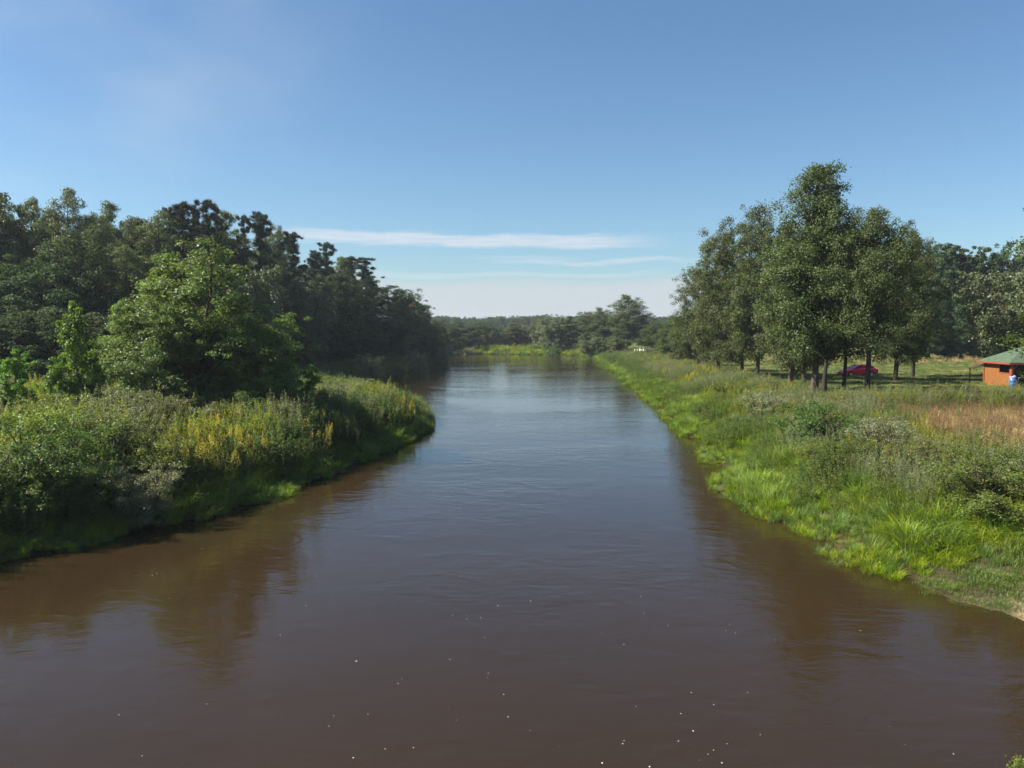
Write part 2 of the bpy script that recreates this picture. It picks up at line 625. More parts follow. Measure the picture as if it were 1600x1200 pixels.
def make_tree(seed, H=16, Rad=4.5, base=.18, shape='egg', limbs=46, leaves=42000, leaf=.16, clump=.85, mat='alder_leaf', bark='bark',
              trunk_r=.22, droop=0.0, flat=.7, rise=.45, lean=0.0, extra_mat=None, stems=1):
    rg = np.random.default_rng(seed)
    tb = MB()
    centres, rads = [], []
    for st in range(stems):
        az0 = rg.uniform(0, 6.28)
        sp = 0 if stems == 1 else Rad * .45
        topx, topy = (math.cos(az0) * sp + rg.normal() * lean, math.sin(az0) * sp + rg.normal() * lean)
        Hs = H * (1 if st == 0 else rg.uniform(.78, .97))
        n = 9
        tz = np.linspace(0, 1, n)
        wobx = np.cumsum(rg.normal(size=n)) * .10; woby = np.cumsum(rg.normal(size=n)) * .10
        wobx[0] = woby[0] = 0
        bx, by = (math.cos(az0) * .12, math.sin(az0) * .12) if stems > 1 else (0, 0)
        tp = np.stack([bx + topx * tz ** 1.3 + wobx, by + topy * tz ** 1.3 + woby, tz * Hs * .97 - .15], 1)
        tr = trunk_r * (1 - tz) ** .8 * (1 if stems == 1 else .7) + .02
        tr[0] *= 1.45
        V, Q = tube(tp, tr, 8)
        tb.add(V, Q)
        nl = limbs // stems
        for i in range(nl):
            t = (i + rg.uniform(0, 1)) / nl
            if shape != 'pine': t = t ** .9
            else: t = (i // 5 + .5 + rg.normal() * .12) / (nl / 5)
            t = min(max(t, .01), .985)
            zc = Hs * (base + (1 - base) * t * .97)
            zt = zc / (Hs * .97)
            k = min(n - 1.001, zt * (n - 1)); k0 = int(k); f = k - k0
            p0 = tp[k0] * (1 - f) + tp[k0 + 1] * f
            a = i * 2.39996 + rg.normal() * .5 + az0
            ln = Rad * crown_profile(shape, t) * rg.uniform(.62, 1.12) * (1 if stems == 1 else .72)
            ln = max(ln, .35)
            up = rise * (1 + .8 * t) + rg.normal() * (.12 if shape != 'pine' else .28)
            m = 6
            tt = np.linspace(0, 1, m)
            start_drop = ln * up * .55
            px = p0[0] + np.cos(a) * ln * tt + np.cumsum(rg.normal(size=m)) * .05 * ln / 3
            py = p0[1] + np.sin(a) * ln * tt + np.cumsum(rg.normal(size=m)) * .05 * ln / 3
            pz = p0[2] - start_drop + ln * up * tt - droop * ln * tt ** 2
            pz = np.maximum(pz, .25)
            lp = np.stack([px, py, pz], 1)
            lp[0] = p0 - np.array([0, 0, min(start_drop, p0[2] * .5)])
            lr = max(.018, tr[k0] * .42) * (1 - tt) ** .8 + .008
            V, Q = tube(lp, lr, 4)
            tb.add(V, Q)
            nc = max(2, int(ln / clump * (1.1 if shape == 'pine' else 1.9)))
            for c_ in range(nc):
                ff = rg.uniform(.28, 1.0) if c_ else 1.0
                q = np.array([np.interp(ff, tt, lp[:, j]) for j in range(3)])
                q += rg.normal(size=3) * (clump * np.array([.45, .45, .3]) if shape != 'pine' else np.array([.22, .22, .26])) * (.4 + ff)
                centres.append(q); rads.append(clump * rg.uniform(.5, 1.15) * (1.0 - .28 * t))
        centres.append(tp[-1] + np.array([0, 0, .1])); rads.append(clump * .4)
    centres = np.array(centres); rads = np.array(rads)
    w = rads ** 2.2
    idx = rg.choice(len(centres), size=leaves, p=w / w.sum())
    d = nrm(rg.normal(size=(leaves, 3)))
    rr = rads[idx] * rg.uniform(0, 1, leaves) ** .5 * (1 + .35 * np.minimum(np.abs(rg.normal(size=leaves)) ** 2, 1.6) * (rg.uniform(0, 1, leaves) < .3))
    # stringy sub-twigs: pull leaves towards a few spokes of each clump
    sp_dir = nrm(rg.normal(size=(len(centres) * 7, 3)) + np.array([0, 0, .2]))
    pick = sp_dir[idx * 7 + rg.integers(0, 7, leaves)]
    d = nrm(d * .8 + pick * .6)
    pos = centres[idx] + d * rr[:, None] * np.array([1, 1, flat])
    if droop > 0: pos[:, 2] -= droop * .9 * rg.uniform(0, 1, leaves) ** 2 * rads[idx]
    pos[:, 2] = np.maximum(pos[:, 2], .08)
    axis_out = pos.copy(); axis_out[:, 2] = 0
    nn = nrm(nrm(axis_out) * .25 + d * .35 + np.array([0, 0, .55]) + rg.normal(size=(leaves, 3)) * .55)
    Lf = leaf * rg.uniform(.6, 1.25, leaves)
    if shape == 'pine':
        rd = nrm(d + np.array([0, 0, .5]))
        V, Q = leaf_quads(pos, nrm(np.cross(rd, rg.normal(size=(leaves, 3)))), Lf * 2.1, Lf * .24, rg, rd)
    else:
        V, Q = leaf_quads(pos, nn, Lf, Lf * .66, rg)
    mats = [MATS[mat]]
    mi = None
    if extra_mat:
        mats.append(MATS[extra_mat])
        mi = (rg.uniform(0, 1, len(centres)) < .3)[idx].astype(int)
    crown = mesh_np('crown', V, Q, mats, mi)
    # trunk mesh
    tm = bpy.data.meshes.new('trunk')
    tm.from_pydata(tb.v, [], tb.q)
    tm.materials.append(MATS[bark])
    tm.polygons.foreach_set('use_smooth', np.ones(len(tm.polygons), dtype=bool))
    top = float(np.percentile(pos[:, 2], 99.9))
    rad = float(np.percentile(np.hypot(pos[:, 0], pos[:, 1]), 97))
    return dict(crown=crown, trunk=tm, H=top, R=rad)


T = {}
T['alder_tall'] = make_tree(1, 17, 4.8, .19, 'cone', 120, 90000, 0.155, .95, 'alder_leaf', trunk_r=.24)
T['alder_a'] = make_tree(2, 16, 4.3, .15, 'egg', 90, 64000, 0.17, 1.0, 'alder_leaf', trunk_r=.22)
T['alder_b'] = make_tree(3, 15, 4.6, .15, 'egg', 84, 64000, 0.17, 1.0, 'alder_leaf', trunk_r=.26, stems=2, lean=.3)
T['alder_c'] = make_tree(4, 15, 4.2, .15, 'column', 90, 62000, 0.17, .95, 'alder_leaf', 'dark_bark', trunk_r=.22)
T['bank_tree'] = make_tree(5, 10, 4.6, .05, 'cone', 120, 100000, 0.125, .66, 'near_tree_leaf', trunk_r=.13, stems=3, lean=.5, rise=.75)
T['sapling'] = make_tree(6, 5.4, 2.0, .05, 'cone', 57, 19500, 0.138, .42, 'fresh_leaf', trunk_r=.05, stems=2, rise=.7)
T['birch'] = make_tree(8, 18, 3.2, .12, 'egg', 80, 44850, 0.18, .8, 'birch_leaf', trunk_r=.15, droop=.5)
T['birch_b'] = make_tree(9, 17, 3.0, .15, 'column', 72, 41860, 0.18, .8, 'birch_leaf', trunk_r=.15, droop=.35)
T['oak'] = make_tree(10, 16, 4.6, .08, 'egg', 72, 44200, 0.253, 1.05, 'dark_leaf', 'dark_bark', trunk_r=.25)
T['oak_b'] = make_tree(12, 15, 4.2, .06, 'round', 72, 44200, 0.253, 1.0, 'dark_leaf', 'dark_bark', trunk_r=.22, stems=2)
T['pine'] = make_tree(13, 19, 2.9, .25, 'pine', 96, 44000, 0.20, .40, 'pine_needle', 'dark_bark', trunk_r=.2, flat=.9, rise=.35)
T['pine_b'] = make_tree(14, 18, 2.5, .25, 'pine', 86, 40000, 0.20, .38, 'pine_needle', 'dark_bark', trunk_r=.2, flat=.9, rise=.5)
T['willow'] = make_tree(15, 9, 4.2, .04, 'round', 91, 46800, 0.196, .75, 'willow_leaf', trunk_r=.14, stems=4, lean=.6, rise=.8)
T['rusty'] = make_tree(16, 12, 3.0, .05, 'round', 65, 28600, 0.253, .8, 'birch_leaf', trunk_r=.14, stems=2, lean=.5, extra_mat='rusty_leaf')
T['bush'] = make_tree(17, 2.6, 1.7, .02, 'bush', 60, 30000, .062, .34, 'herb_leaf', trunk_r=.02, stems=5, rise=1.0)
T['bush_willow'] = make_tree(18, 2.6, 1.6, .02, 'bush', 60, 26000, .062, .30, 'silver_herb_leaf', trunk_r=.02, stems=6, rise=1.2)
T['bush_fresh'] = make_tree(19, 2.6, 1.5, .02, 'egg', 56, 24000, .07, .34, 'light_bush_leaf', trunk_r=.02, stems=4, rise=1.0)
T['bush_dark'] = make_tree(20, 3.0, 1.8, .02, 'bush', 60, 28000, .08, .38, 'nettle_leaf', trunk_r=.02, stems=5, rise=.9)
T['alder_high'] = make_tree(22, 15, 4.4, .33, 'egg', 80, 56000, .17, 1.0, 'alder_leaf', 'dark_bark', trunk_r=.27)
T['open_pine'] = make_tree(21, 20, 3.4, .38, 'egg', 44, 33800, 0.299, 1.0, 'dark_leaf', 'bark', trunk_r=.2, flat=.55)


def place_tree(name, kind, u, y, vtop, wpx, label, cat='tree', group=None, vmid=None, rz=None, zdown=0.0):
    if group and 'left' in group:        # the forest edge stands back from the wide part of the river
        y = y + float(np.interp(u, [280, 450, 570, 620, 660, 690], [0, 22, 38, 32, 15, 3]))
    p = P(u, 515, y)
    x = p.x
    g = gz(x, y) - zdown
    ztop = P(u, vtop, y).z
    t = T[kind]
    sz = (ztop - g) / t['H']
    sx = (wpx / 2 * y / FPX) / t['R']
    r = empty(name, (x, y, g), rz if rz is not None else random.uniform(0, 6.28))
    r.scale = (sx, sx, sz)
    tag(r, label, cat, group)
    link('trunk', t['trunk'], r)
    link('crown', t['crown'], r)
    return r


# ------------------------------------------------------------------ trees: left forest
GF = 'trees of the forest on the left bank'
back = [
    (-150, 84, 300, 'oak', 190, None), (-85, 86, 296, 'birch', 150, None),
    (-40, 88, 300, 'oak_b', 150, None),
    (8, 88, 304, 'birch', 105, 'tall dark birch at the left edge of the photo, top of the forest skyline'),
    (62, 90, 312, 'birch_b', 85, 'birch between the left edge and the tallest birch of the forest skyline'),
    (112, 88, 298, 'birch', 105, 'tallest feathery birch of the left forest, with thin open top'),
    (178, 90, 316, 'birch_b', 80, 'narrow rounded birch standing just right of the tallest birch'),
    (222, 96, 345, 'pine_b', 80, 'small pine tip between two birches in the left forest skyline'),
    (250, 94, 332, 'birch', 110, 'olive birch left of the pair of tall dark pines'),
    (290, 97, 318, 'pine', 105, 'left one of the pair of tallest dark pines in the forest'),
    (326, 99, 314, 'pine_b', 95, 'right one of the pair of tallest dark pines in the forest'),
    (362, 102, 332, 'birch_b', 95, 'greyish birch between the pine pair and the lone pine with spreading top'),
    (402, 100, 332, 'pine', 95, 'pine with spreading open top just left of the long cloud streak'),
    (438, 106, 362, 'pine_b', 80, 'pointed dark pine in front of the left end of the cloud streak'),
    (463, 108, 365, 'pine', 75, 'second pointed dark pine in front of the cloud streak'),
    (510, 112, 380, 'pine_b', 72, 'pine with bare pointed leader right of the two cloud streak pines'),
    (488, 112, 392, 'pine', 66, 'lower pine with flat top between the cloud streak pines and the pointed leader'),
    (532, 114, 402, 'birch_b', 80, 'thin pale birch before the last pines of the forest'),
    (552, 116, 402, 'pine', 75, 'next to last dark pine at the right end of the forest skyline'),
    (570, 118, 404, 'pine_b', 84, 'last dark pine at the right end, with branches reaching over the river side'),
]
for k, (u, y, vt, kind, w, lab) in enumerate(back):
    cat = 'pine tree' if 'pine' in kind else 'tree'
    nm = {'birch': 'birch_tree', 'birch_b': 'birch_tree', 'pine': 'pine_tree', 'pine_b': 'pine_tree', 'oak': 'broadleaf_tree', 'oak_b': 'broadleaf_tree'}[kind]
    place_tree(nm, kind, u, y, vt, w, lab or 'tall tree of the forest beyond the left edge of the view', cat, GF)
front = [
    (-60, 74, 400, 'oak', 200, 'broadleaf_tree', 'dark broadleaf tree at the very left edge below the birches'),
    (30, 72, 395, 'oak_b', 170, 'broadleaf_tree', 'dark broadleaf tree below the first birches at the left edge'),
    (120, 76, 372, 'oak', 150, 'broadleaf_tree', 'dark broadleaf tree below the tallest feathery birch'),
    (200, 78, 385, 'birch', 130, 'birch_tree', 'olive birch hanging in front of the dark forest behind the pale riverside tree'),
    (275, 82, 395, 'oak_b', 140, 'broadleaf_tree', 'dark broadleaf tree below the pair of tall pines'),
    (345, 84, 392, 'birch_b', 110, 'birch_tree', 'grey green birch right behind the top of the big riverside tree'),
    (408, 82, 415, 'willow', 120, 'willow_tree', 'silvery round willow right of the big riverside tree top'),
    (482, 90, 430, 'willow', 84, 'willow_tree', 'smaller silvery willow right of the round silvery willow'),
    (440, 94, 440, 'oak_b', 110, 'broadleaf_tree', 'dark tree in the gap between the two silvery willows'),
    (530, 100, 425, 'oak', 105, 'broadleaf_tree', 'dark blue green tree below the thin pale birch'),
    (572, 108, 440, 'oak_b', 90, 'broadleaf_tree', 'dark tree below the last pines at the forest end'),
    (604, 122, 447, 'birch', 92, 'birch_tree', 'light green tree at the step down after the last pine'),
    (622, 126, 462, 'rusty', 66, 'broadleaf_tree', 'rusty brown tinged tree hanging over the left bank'),
    (638, 140, 452, 'oak', 80, 'broadleaf_tree', 'dark round tree right of the rusty tinged tree'),
    (660, 160, 470, 'oak_b', 66, 'broadleaf_tree', 'round lighter topped tree near the left headland'),
    (680, 176, 500, 'oak', 44, 'broadleaf_tree', 'low dark tree at the tip of the left headland'),
]
for u, y, vt, kind, w, nm, lab in front:
    place_tree(nm, kind, u, y, vt, w, lab, 'tree', GF)
for u, y, vt, kind, w, lab in [
    (36, 92, 322, 'pine_b', 60, 'thin dark pine tip between the two leftmost birches of the skyline'),
    (84, 93, 330, 'pine', 66, 'dark pine tip just left of the tallest feathery birch'),
    (146, 94, 334, 'birch', 80, 'lower feathery birch between the tallest birch and the narrow rounded one'),
    (203, 95, 340, 'birch', 80, 'drooping birch top left of the small pine tip'),
    (272, 96, 326, 'pine_b', 62, 'slim pine squeezed against the left side of the tall pine pair'),
    (308, 97, 322, 'pine_b', 60, 'slim pine tip in the middle of the tall pine pair'),
    (344, 100, 336, 'pine', 66, 'dark pine tip between the tall pine pair and the greyish birch'),
    (383, 101, 338, 'pine_b', 60, 'slim pine tip left of the pine with spreading top'),
    (422, 104, 352, 'birch', 70, 'ragged birch top between the spreading pine and the cloud streak pines')]:
    place_tree('pine_tree' if 'pine' in kind else 'birch_tree', kind, u, y, vt, w, lab, 'pine tree' if 'pine' in kind else 'tree', GF)
# inner rows, mostly hidden: they close the forest
for k in range(30):
    u = -150 + k * 27 + random.uniform(-9, 9)
    y = 100 + max(0, k - 18) * 5 + random.uniform(0, 14)
    if u > 560: continue
    vt = np.interp(u, [-150, 120, 330, 450, 560], [330, 340, 355, 398, 430]) + random.uniform(0, 22)
    place_tree('forest_tree', random.choice(['oak', 'oak_b', 'pine', 'birch_b']), u, y, vt, 120, 'tree deep inside the dark forest on the left bank', 'tree', 'trees deep inside the left forest')
# lower skirt of the forest along the recess of the river
for k, (u, y, vt, kind, w) in enumerate([(-20, 66, 470, 'oak_b', 200), (75, 66, 480, 'oak', 170), (175, 70, 475, 'oak_b', 150), (250, 72, 480, 'oak', 140), (430, 84, 500, 'oak_b', 120), (480, 92, 498, 'oak', 105),
                                          (520, 98, 495, 'oak_b', 95), (560, 106, 492, 'oak', 86), (592, 118, 500, 'oak_b', 76), (618, 132, 505, 'oak', 66), (640, 146, 508, 'oak_b', 60), (662, 162, 512, 'oak', 54)]):
    place_tree('undergrowth_tree', kind, u, y, vt, w, 'low dark tree in the shaded skirt of the left forest', 'tree', 'low trees at the foot of the left forest')

# riverside group on the left peninsula
place_tree('riverside_tree', 'bank_tree', 312, 47, 388, 250, 'big bushy light green tree on the left bank, tallest of the riverside group', 'tree', rz=.4)
place_tree('riverside_tree', 'bank_tree', 395, 46, 492, 150, 'dark right shoulder of the riverside group leaning to the water', 'tree', rz=2.2)
place_tree('riverside_tree', 'bank_tree', 228, 44, 470, 150, 'lower bright tree filling the left side of the riverside group', 'tree', rz=4.0)
place_tree('sapling', 'sapling', 128, 41, 474, 112, 'slender bright green sapling with spire top, left of the riverside group', 'sapling', rz=1.0)
place_tree('sapling', 'sapling', 75, 40, 560, 110, 'low broad bright sapling at the foot of the spire topped one', 'sapling', rz=3.0)
place_tree('sapling', 'sapling', 14, 38, 548, 120, 'dark green young tree at the left edge above the tall herbs', 'sapling', rz=5.0)
place_tree('sapling', 'sapling', 448, 50, 560, 110, 'light green young tree at the right foot of the riverside group', 'sapling', rz=2.0)

# ------------------------------------------------------------------ trees: right bank
right = [
    (1160, 92, 410, 'alder_a', 110, 'alder_tree', 'alder filling the middle of the left alder clump on the right bank'),
    (1122, 96, 345, 'alder_b', 112, 'alder_tree', 'flat topped alder leaning towards the river, left end of the right bank alders'),
    (1184, 87, 322, 'alder_c', 112, 'alder_tree', 'dark stemmed alder with level twiggy top between the leaning alder and the tallest one'),
    (1092, 104, 420, 'alder_a', 92, 'alder_tree', 'lower alder crown overhanging towards the river below the leaning alder'),
    (1068, 120, 486, 'alder_b', 60, 'alder_tree', 'small round alder next to the dark bin on the right bank'),
    (1274, 61, 258, 'alder_tall', 190, 'alder_tree', 'tallest alder on the right bank, pointed crown and slim straight trunk'),
    (1236, 72, 345, 'alder_b', 118, 'alder_tree', 'alder tucked against the left side of the tallest alder'),
    (1258, 80, 372, 'alder_a', 120, 'alder_tree', 'alder with brown trunk standing behind the tallest alder'),
    (1290, 69, 352, 'alder_high', 110, 'alder_tree', 'alder whose thick trunk shows left of the red car'),
    (1318, 62, 330, 'alder_high', 105, 'alder_tree', 'slim leaning alder just right of the tallest alder'),
    (1362, 58, 326, 'alder_high', 150, 'alder_tree', 'thick trunked dark alder standing in front of the red car'),
    (1400, 85, 348, 'alder_b', 100, 'alder_tree', 'alder with thin trunk right of the red car'),
    (1428, 92, 378, 'alder_c', 88, 'alder_tree', 'rounded alder at the right end of the alder row'),
]
for u, y, vt, kind, w, nm, lab in right:
    place_tree(nm, kind, u, y, vt, w, lab, 'tree', 'alders on the right bank meadow')
GB = 'tall trees behind the far meadow'
for k, (u, vt, w, kind, lab) in enumerate([
    (1452, 386, 62, 'oak', 'tall meadow edge tree next to the alder row, left of the see-through ones'),
    (1478, 382, 54, 'open_pine', 'first see-through tree with bare trunks against the sky'),
    (1502, 384, 50, 'open_pine', 'middle see-through tree with bare trunks against the sky'),
    (1524, 388, 50, 'open_pine', 'last see-through tree with bare trunks against the sky'),
    (1550, 380, 62, 'oak_b', 'tallest rounded tree of the meadow edge row'),
    (1584, 400, 62, 'oak', 'dark tree of the meadow edge row right above the shelter roof'),
    (1625, 405, 70, 'oak_b', 'dark tree of the meadow edge row beyond the right edge')]):
    place_tree('meadow_edge_tree', kind, u, 150, vt, w * 1.15, lab, 'tree', GB)
for k in range(9):
    place_tree('meadow_edge_shrub', ['oak', 'oak_b'][k % 2], 1395 + k * 27, 147 - (k % 3), 478 + random.uniform(-8, 12), 56, 'low dark tree under the tall trees behind the far meadow', 'tree', 'low trees at the far meadow edge')
for k in range(8):
    place_tree('far_meadow_tree', ['oak', 'alder_a', 'oak_b'][k % 3], 1120 + k * 38, 190 + random.uniform(-6, 10), 468 + random.uniform(-14, 10), 70, 'distant dark tree seen between the alder trunks', 'tree', 'distant trees behind the alders')
place_tree('grey_green_tree', 'willow', 1598, 88, 412, 160, 'grey green willow spreading right behind the green roofed shelter', 'tree', rz=.7)
place_tree('overhanging_tree', 'alder_b', 1730, 36, 262, 268, 'near tree outside the right edge whose twigs reach into the picture against the sky', 'tree', rz=1.4)

# far bend of the river
GD = 'trees around the far river bend'
for (u, y, vt, kind, w, lab) in [
    (700, 232, 508, 'oak', 44, 'hazy dark tree directly behind the tip of the left headland'),
    (722, 246, 504, 'oak_b', 54, 'rounded hazy tree at the water just right of the left headland'),
    (748, 262, 503, 'oak', 50, 'dark hazy tree behind the pale round willow of the far bend'),
    (766, 258, 517, 'willow', 34, 'small pale round willow above the grassy point of the far bend'),
    (782, 285, 508, 'oak_b', 44, 'dark hazy tree right of the pale round willow'),
    (800, 262, 506, 'birch', 38, 'slim light tree left of the long willow row of the far bend'),
    (820, 262, 503, 'willow', 46, 'first grey green willow of the row at the far bend'),
    (845, 255, 500, 'willow', 46, 'second grey green willow of the row at the far bend'),
    (866, 233, 493, 'willow', 48, 'tallest grey green willow standing in the row by the far water'),
    (893, 231, 494, 'birch_b', 44, 'grey tree right of the tallest willow at the far bend'),
    (916, 240, 487, 'alder_a', 38, 'narrow dark tree left of the lighter pointed tree'),
    (938, 236, 481, 'alder_c', 40, 'lighter pointed tree beside the big dark oak like tree'),
    (958, 238, 492, 'alder_b', 40, 'tree tucked against the left of the big dark tree at the far bend'),
    (980, 226, 461, 'alder_c', 62, 'big dark round tree standing above all others at the far bend'),
    (1004, 245, 500, 'oak_b', 44, 'low dark tree right below the big dark tree'),
    (1032, 172, 502, 'alder_a', 52, 'dark tree above the white posts on the right bank'),
    (1052, 150, 494, 'alder_b', 58, 'dark tree behind the small round alder on the right bank')]:
    place_tree('far_bend_tree', kind, u, y, vt, w * 1.2, lab, 'tree', GD)
for (u, y, vt, kind, w, lab, nm) in [
    (930, 206, 524, 'willow', 54, 'grey green rounded willow bush touching the water at the far right bank', 'willow_bush'),
    (965, 190, 528, 'rusty', 40, 'olive brown bush right of the rounded willow bush by the water', 'olive_bush'),
    (1012, 165, 541, 'bush_willow', 34, 'small bush right in front of the white posts', 'small_bush'),
    (1043, 150, 534, 'bush_dark', 36, 'dark bush left of the small round alder', 'dark_bush'),
    (1072, 132, 553, 'bush_dark', 34, 'dark green bush in the herbs left of the dark bin', 'dark_bush'),
    (868, 222, 538, 'bush_dark', 26, 'dark bush at the water below the willow row', 'dark_bush'),
    (836, 236, 538, 'bush_dark', 22, 'little dark bush behind the grassy point', 'dark_bush'),
    (735, 238, 542, 'bush_willow', 22, 'pale bush at the far water edge beside the left headland', 'pale_bush')]:
    place_tree(nm, kind, u, y, vt, w, lab, 'bush')

# bushes on both banks
for (u, y, vt, kind, w, lab, nm, rz) in [
    (55, 28.0, 658, 'bush_dark', 190, 'dark glossy bush leaning over the water at the left edge', 'dark_bush', 1),
    (-40, 26.5, 700, 'bush_dark', 190, 'dark bush cut by the left edge of the picture above the water', 'dark_bush', 4),
    (185, 29.0, 722, 'bush_willow', 150, 'silvery seed headed bush low over the water on the near left bank', 'silvery_bush', 2),
    (205, 36.5, 606, 'bush_willow', 150, 'tall silvery bush before the riverside group among the tall herbs', 'silvery_bush', 3),
    (130, 31.5, 642, 'bush', 170, 'mid green bush between the dark glossy bush and the tall silvery bush', 'green_bush', 5),
    (395, 43, 610, 'bush_dark', 150, 'very dark shaded bush under the right side of the riverside group', 'dark_bush', 2),
    (455, 47, 612, 'bush', 120, 'shaded green bush right of the goldenrod on the left bank', 'green_bush', 1),
    (505, 54, 600, 'bush_willow', 100, 'olive bush behind the peninsula grass on the left bank', 'silvery_bush', 3),
    (562, 64, 592, 'bush_willow', 86, 'round silvery bush at the end of the left peninsula', 'silvery_bush', 0),
    (480, 60, 588, 'bush_fresh', 70, 'fresh green bush behind the olive bush on the peninsula', 'green_bush', 3),
    (95, 27.6, 728, 'bush', 160, 'leafy bush low over the water right of the dark glossy bush', 'green_bush', 0),
    (250, 32.5, 672, 'bush_fresh', 150, 'light green bush just left of the goldenrod on the left bank', 'green_bush', 2),
    (20, 32, 626, 'bush_fresh', 190, 'yellow green bush top at the left edge above the dark glossy bush', 'green_bush', 4),
    (300, 42, 622, 'bush_willow', 110, 'silvery bush at the foot of the tallest riverside tree', 'silvery_bush', 1),
    (345, 38, 650, 'bush_fresh', 100, 'light green bush directly behind the goldenrod', 'green_bush', 1),
    (75, 36, 618, 'bush_fresh', 130, 'bright bush below the broad sapling on the left bank', 'green_bush', 3),
    (1640, 11.2, 1168, 'bush_fresh', 190, 'bush at the foot of the bridge whose sprigs poke into the lower right corner', 'green_bush', 3),
    (1290, 40, 628, 'bush_dark', 160, 'broad leaved dark green bush on the right bank before the meadow', 'dark_bush', 2),
    (1385, 34, 652, 'bush_willow', 130, 'low leafy bush right behind the patch of tall yellow flowers', 'green_bush', 3),
    (1455, 30.5, 688, 'bush', 165, 'largest willow herb bush above the bright sedge on the right bank', 'dark_bush', 4),
    (1345, 33.5, 684, 'bush', 150, 'grey green bush left of the largest one above the bright sedge', 'green_bush', 5),
    (1580, 25.5, 705, 'bush', 230, 'loose green bush at the right edge above the short grass', 'green_bush', 1),
    (1195, 52, 610, 'bush_willow', 80, 'pale bush among the goldenrod on the middle of the right bank', 'silvery_bush', 1),
    (1140, 66, 595, 'bush', 60, 'small green bush on the slope below the left alder clump', 'green_bush', 1),
    (650, 132, 546, 'bush_willow', 40, 'pale bush at the shaded foot of the forest near the headland', 'pale_bush', 1),
    (690, 176, 540, 'bush_willow', 26, 'low pale bush at the very tip of the left headland', 'pale_bush', 1),
    (575, 112, 553, 'bush_willow', 50, 'grey bush at the water edge below the forest', 'pale_bush', 1)]:
    place_tree(nm, kind, u, y, vt, w, lab, 'bush', rz=rz, zdown=.05)

# ------------------------------------------------------------------ plants for the scatters
PM = {}


def blades(n, rad, h, w, arch, rg, seg=3):
    """arching grass blades: ribbons of seg quads"""
    a = rg.uniform(0, 6.28, n); r = rad * rg.uniform(0, 1, n) ** .6
    base = np.stack([np.cos(a) * r, np.sin(a) * r, np.zeros(n)], 1)
    da = a + rg.normal(size=n) * .9
    d = np.stack([np.cos(da), np.sin(da), np.zeros(n)], 1)
    s = np.stack([-np.sin(da), np.cos(da), np.zeros(n)], 1)
    hh = h * rg.uniform(.55, 1.1, n); ar = arch * hh * rg.uniform(.3, 1.3, n)
    V = np.empty((n, seg + 1, 2, 3))
    for k in range(seg + 1):
        t = k / seg
        c = base + d * (ar * t ** 2)[:, None]
        c[:, 2] += hh * (t - .33 * arch * t ** 3)
        ww = w * (1 - t ** 2 * .93) * .5
        V[:, k, 0] = c - s * ww
        V[:, k, 1] = c + s * ww
    V = V.reshape(-1, 3)
    b0 = np.arange(n)[:, None] * (seg + 1) * 2 + np.arange(seg)[None, :] * 2
    b0 = b0.ravel()
    Q = np.stack([b0, b0 + 1, b0 + 3, b0 + 2], 1)
    return V, Q


def stems_plant(ns, rad, h, nleaf, leaf, rg, narrow=.35, top=None, top_n=0, top_len=.3, spread=.25, up=.5, lo=.12):
    """a clump of upright leafy stems; top: extra small flower or seed faces in a plume"""
    Vs, Qs, Ms = [], [], []
    o = 0
    for i in range(ns):
        a = rg.uniform(0, 6.28); r = rad * rg.uniform(0, 1) ** .5
        b = np.array([math.cos(a) * r, math.sin(a) * r, 0])
        hh = h * rg.uniform(.7, 1.08)
        tip = b + np.array([math.cos(a) * spread * hh * rg.uniform(.1, 1), math.sin(a) * spread * hh * rg.uniform(.1, 1), hh])
        V, Q = tube([b, (b + tip) / 2 + rg.normal(size=3) * .02, tip], [.010, .007, .003], 3)
        Vs.append(np.array(V)); Qs.append(np.array(Q) + o); Ms += [0] * len(Q); o += len(V)
        t = rg.uniform(lo, 1, nleaf)
        ax = b + (tip - b) * t[:, None]
        ang = rg.uniform(0, 6.28, nleaf)
        d = np.stack([np.cos(ang), np.sin(ang), np.full(nleaf, up)], 1); d = nrm(d)
        Lf = leaf * rg.uniform(.6, 1.2, nleaf) * (1.15 - .6 * t)
        nn = nrm(np.cross(d, np.stack([-np.sin(ang), np.cos(ang), rg.normal(size=nleaf) * .4], 1)))
        side = np.cross(nn, d)
        c = ax + d * Lf[:, None] * .5
        W = Lf * narrow
        v = np.empty((nleaf, 4, 3))
        v[:, 0] = c - d * Lf[:, None] * .5
        v[:, 1] = c + side * W[:, None] * .5
        v[:, 2] = c + d * Lf[:, None] * .5 - np.array([0, 0, 1]) * Lf[:, None] * .2
        v[:, 3] = c - side * W[:, None] * .5
        q = np.arange(nleaf * 4).reshape(-1, 4)
        Vs.append(v.reshape(-1, 3)); Qs.append(q + o); Ms += [1] * nleaf; o += nleaf * 4
        if top:
            tt = rg.uniform(0, 1, top_n)
            pl = top_len * hh
            ang = rg.uniform(0, 6.28, top_n)
            rr = pl * .32 * (1 - tt) * rg.uniform(.2, 1, top_n)
            c = tip + np.stack([np.cos(ang) * rr, np.sin(ang) * rr, (tt - .75) * pl + rr * .3], 1)
            V, Q = leaf_quads(c, nrm(rg.normal(size=(top_n, 3)) + [0, 0, .6]), top * rg.uniform(.7, 1.3, top_n), top * .8, rg)
            Vs.append(V); Qs.append(Q + o); Ms += [2] * top_n; o += len(V)
    return np.concatenate(Vs), np.concatenate(Qs), Ms


def proto(name, V, Q, mats, mi=None):
    o = bpy.data.objects.new(name, mesh_np(name, V, Q, [MATS[m] for m in mats], mi))
    return o


def rgn(k): return np.random.default_rng(100 + k)


def herb(name, k, mats, **kw):
    V, Q, M = stems_plant(rg=rgn(k), **kw)
    return proto(name, V, Q, mats, M)


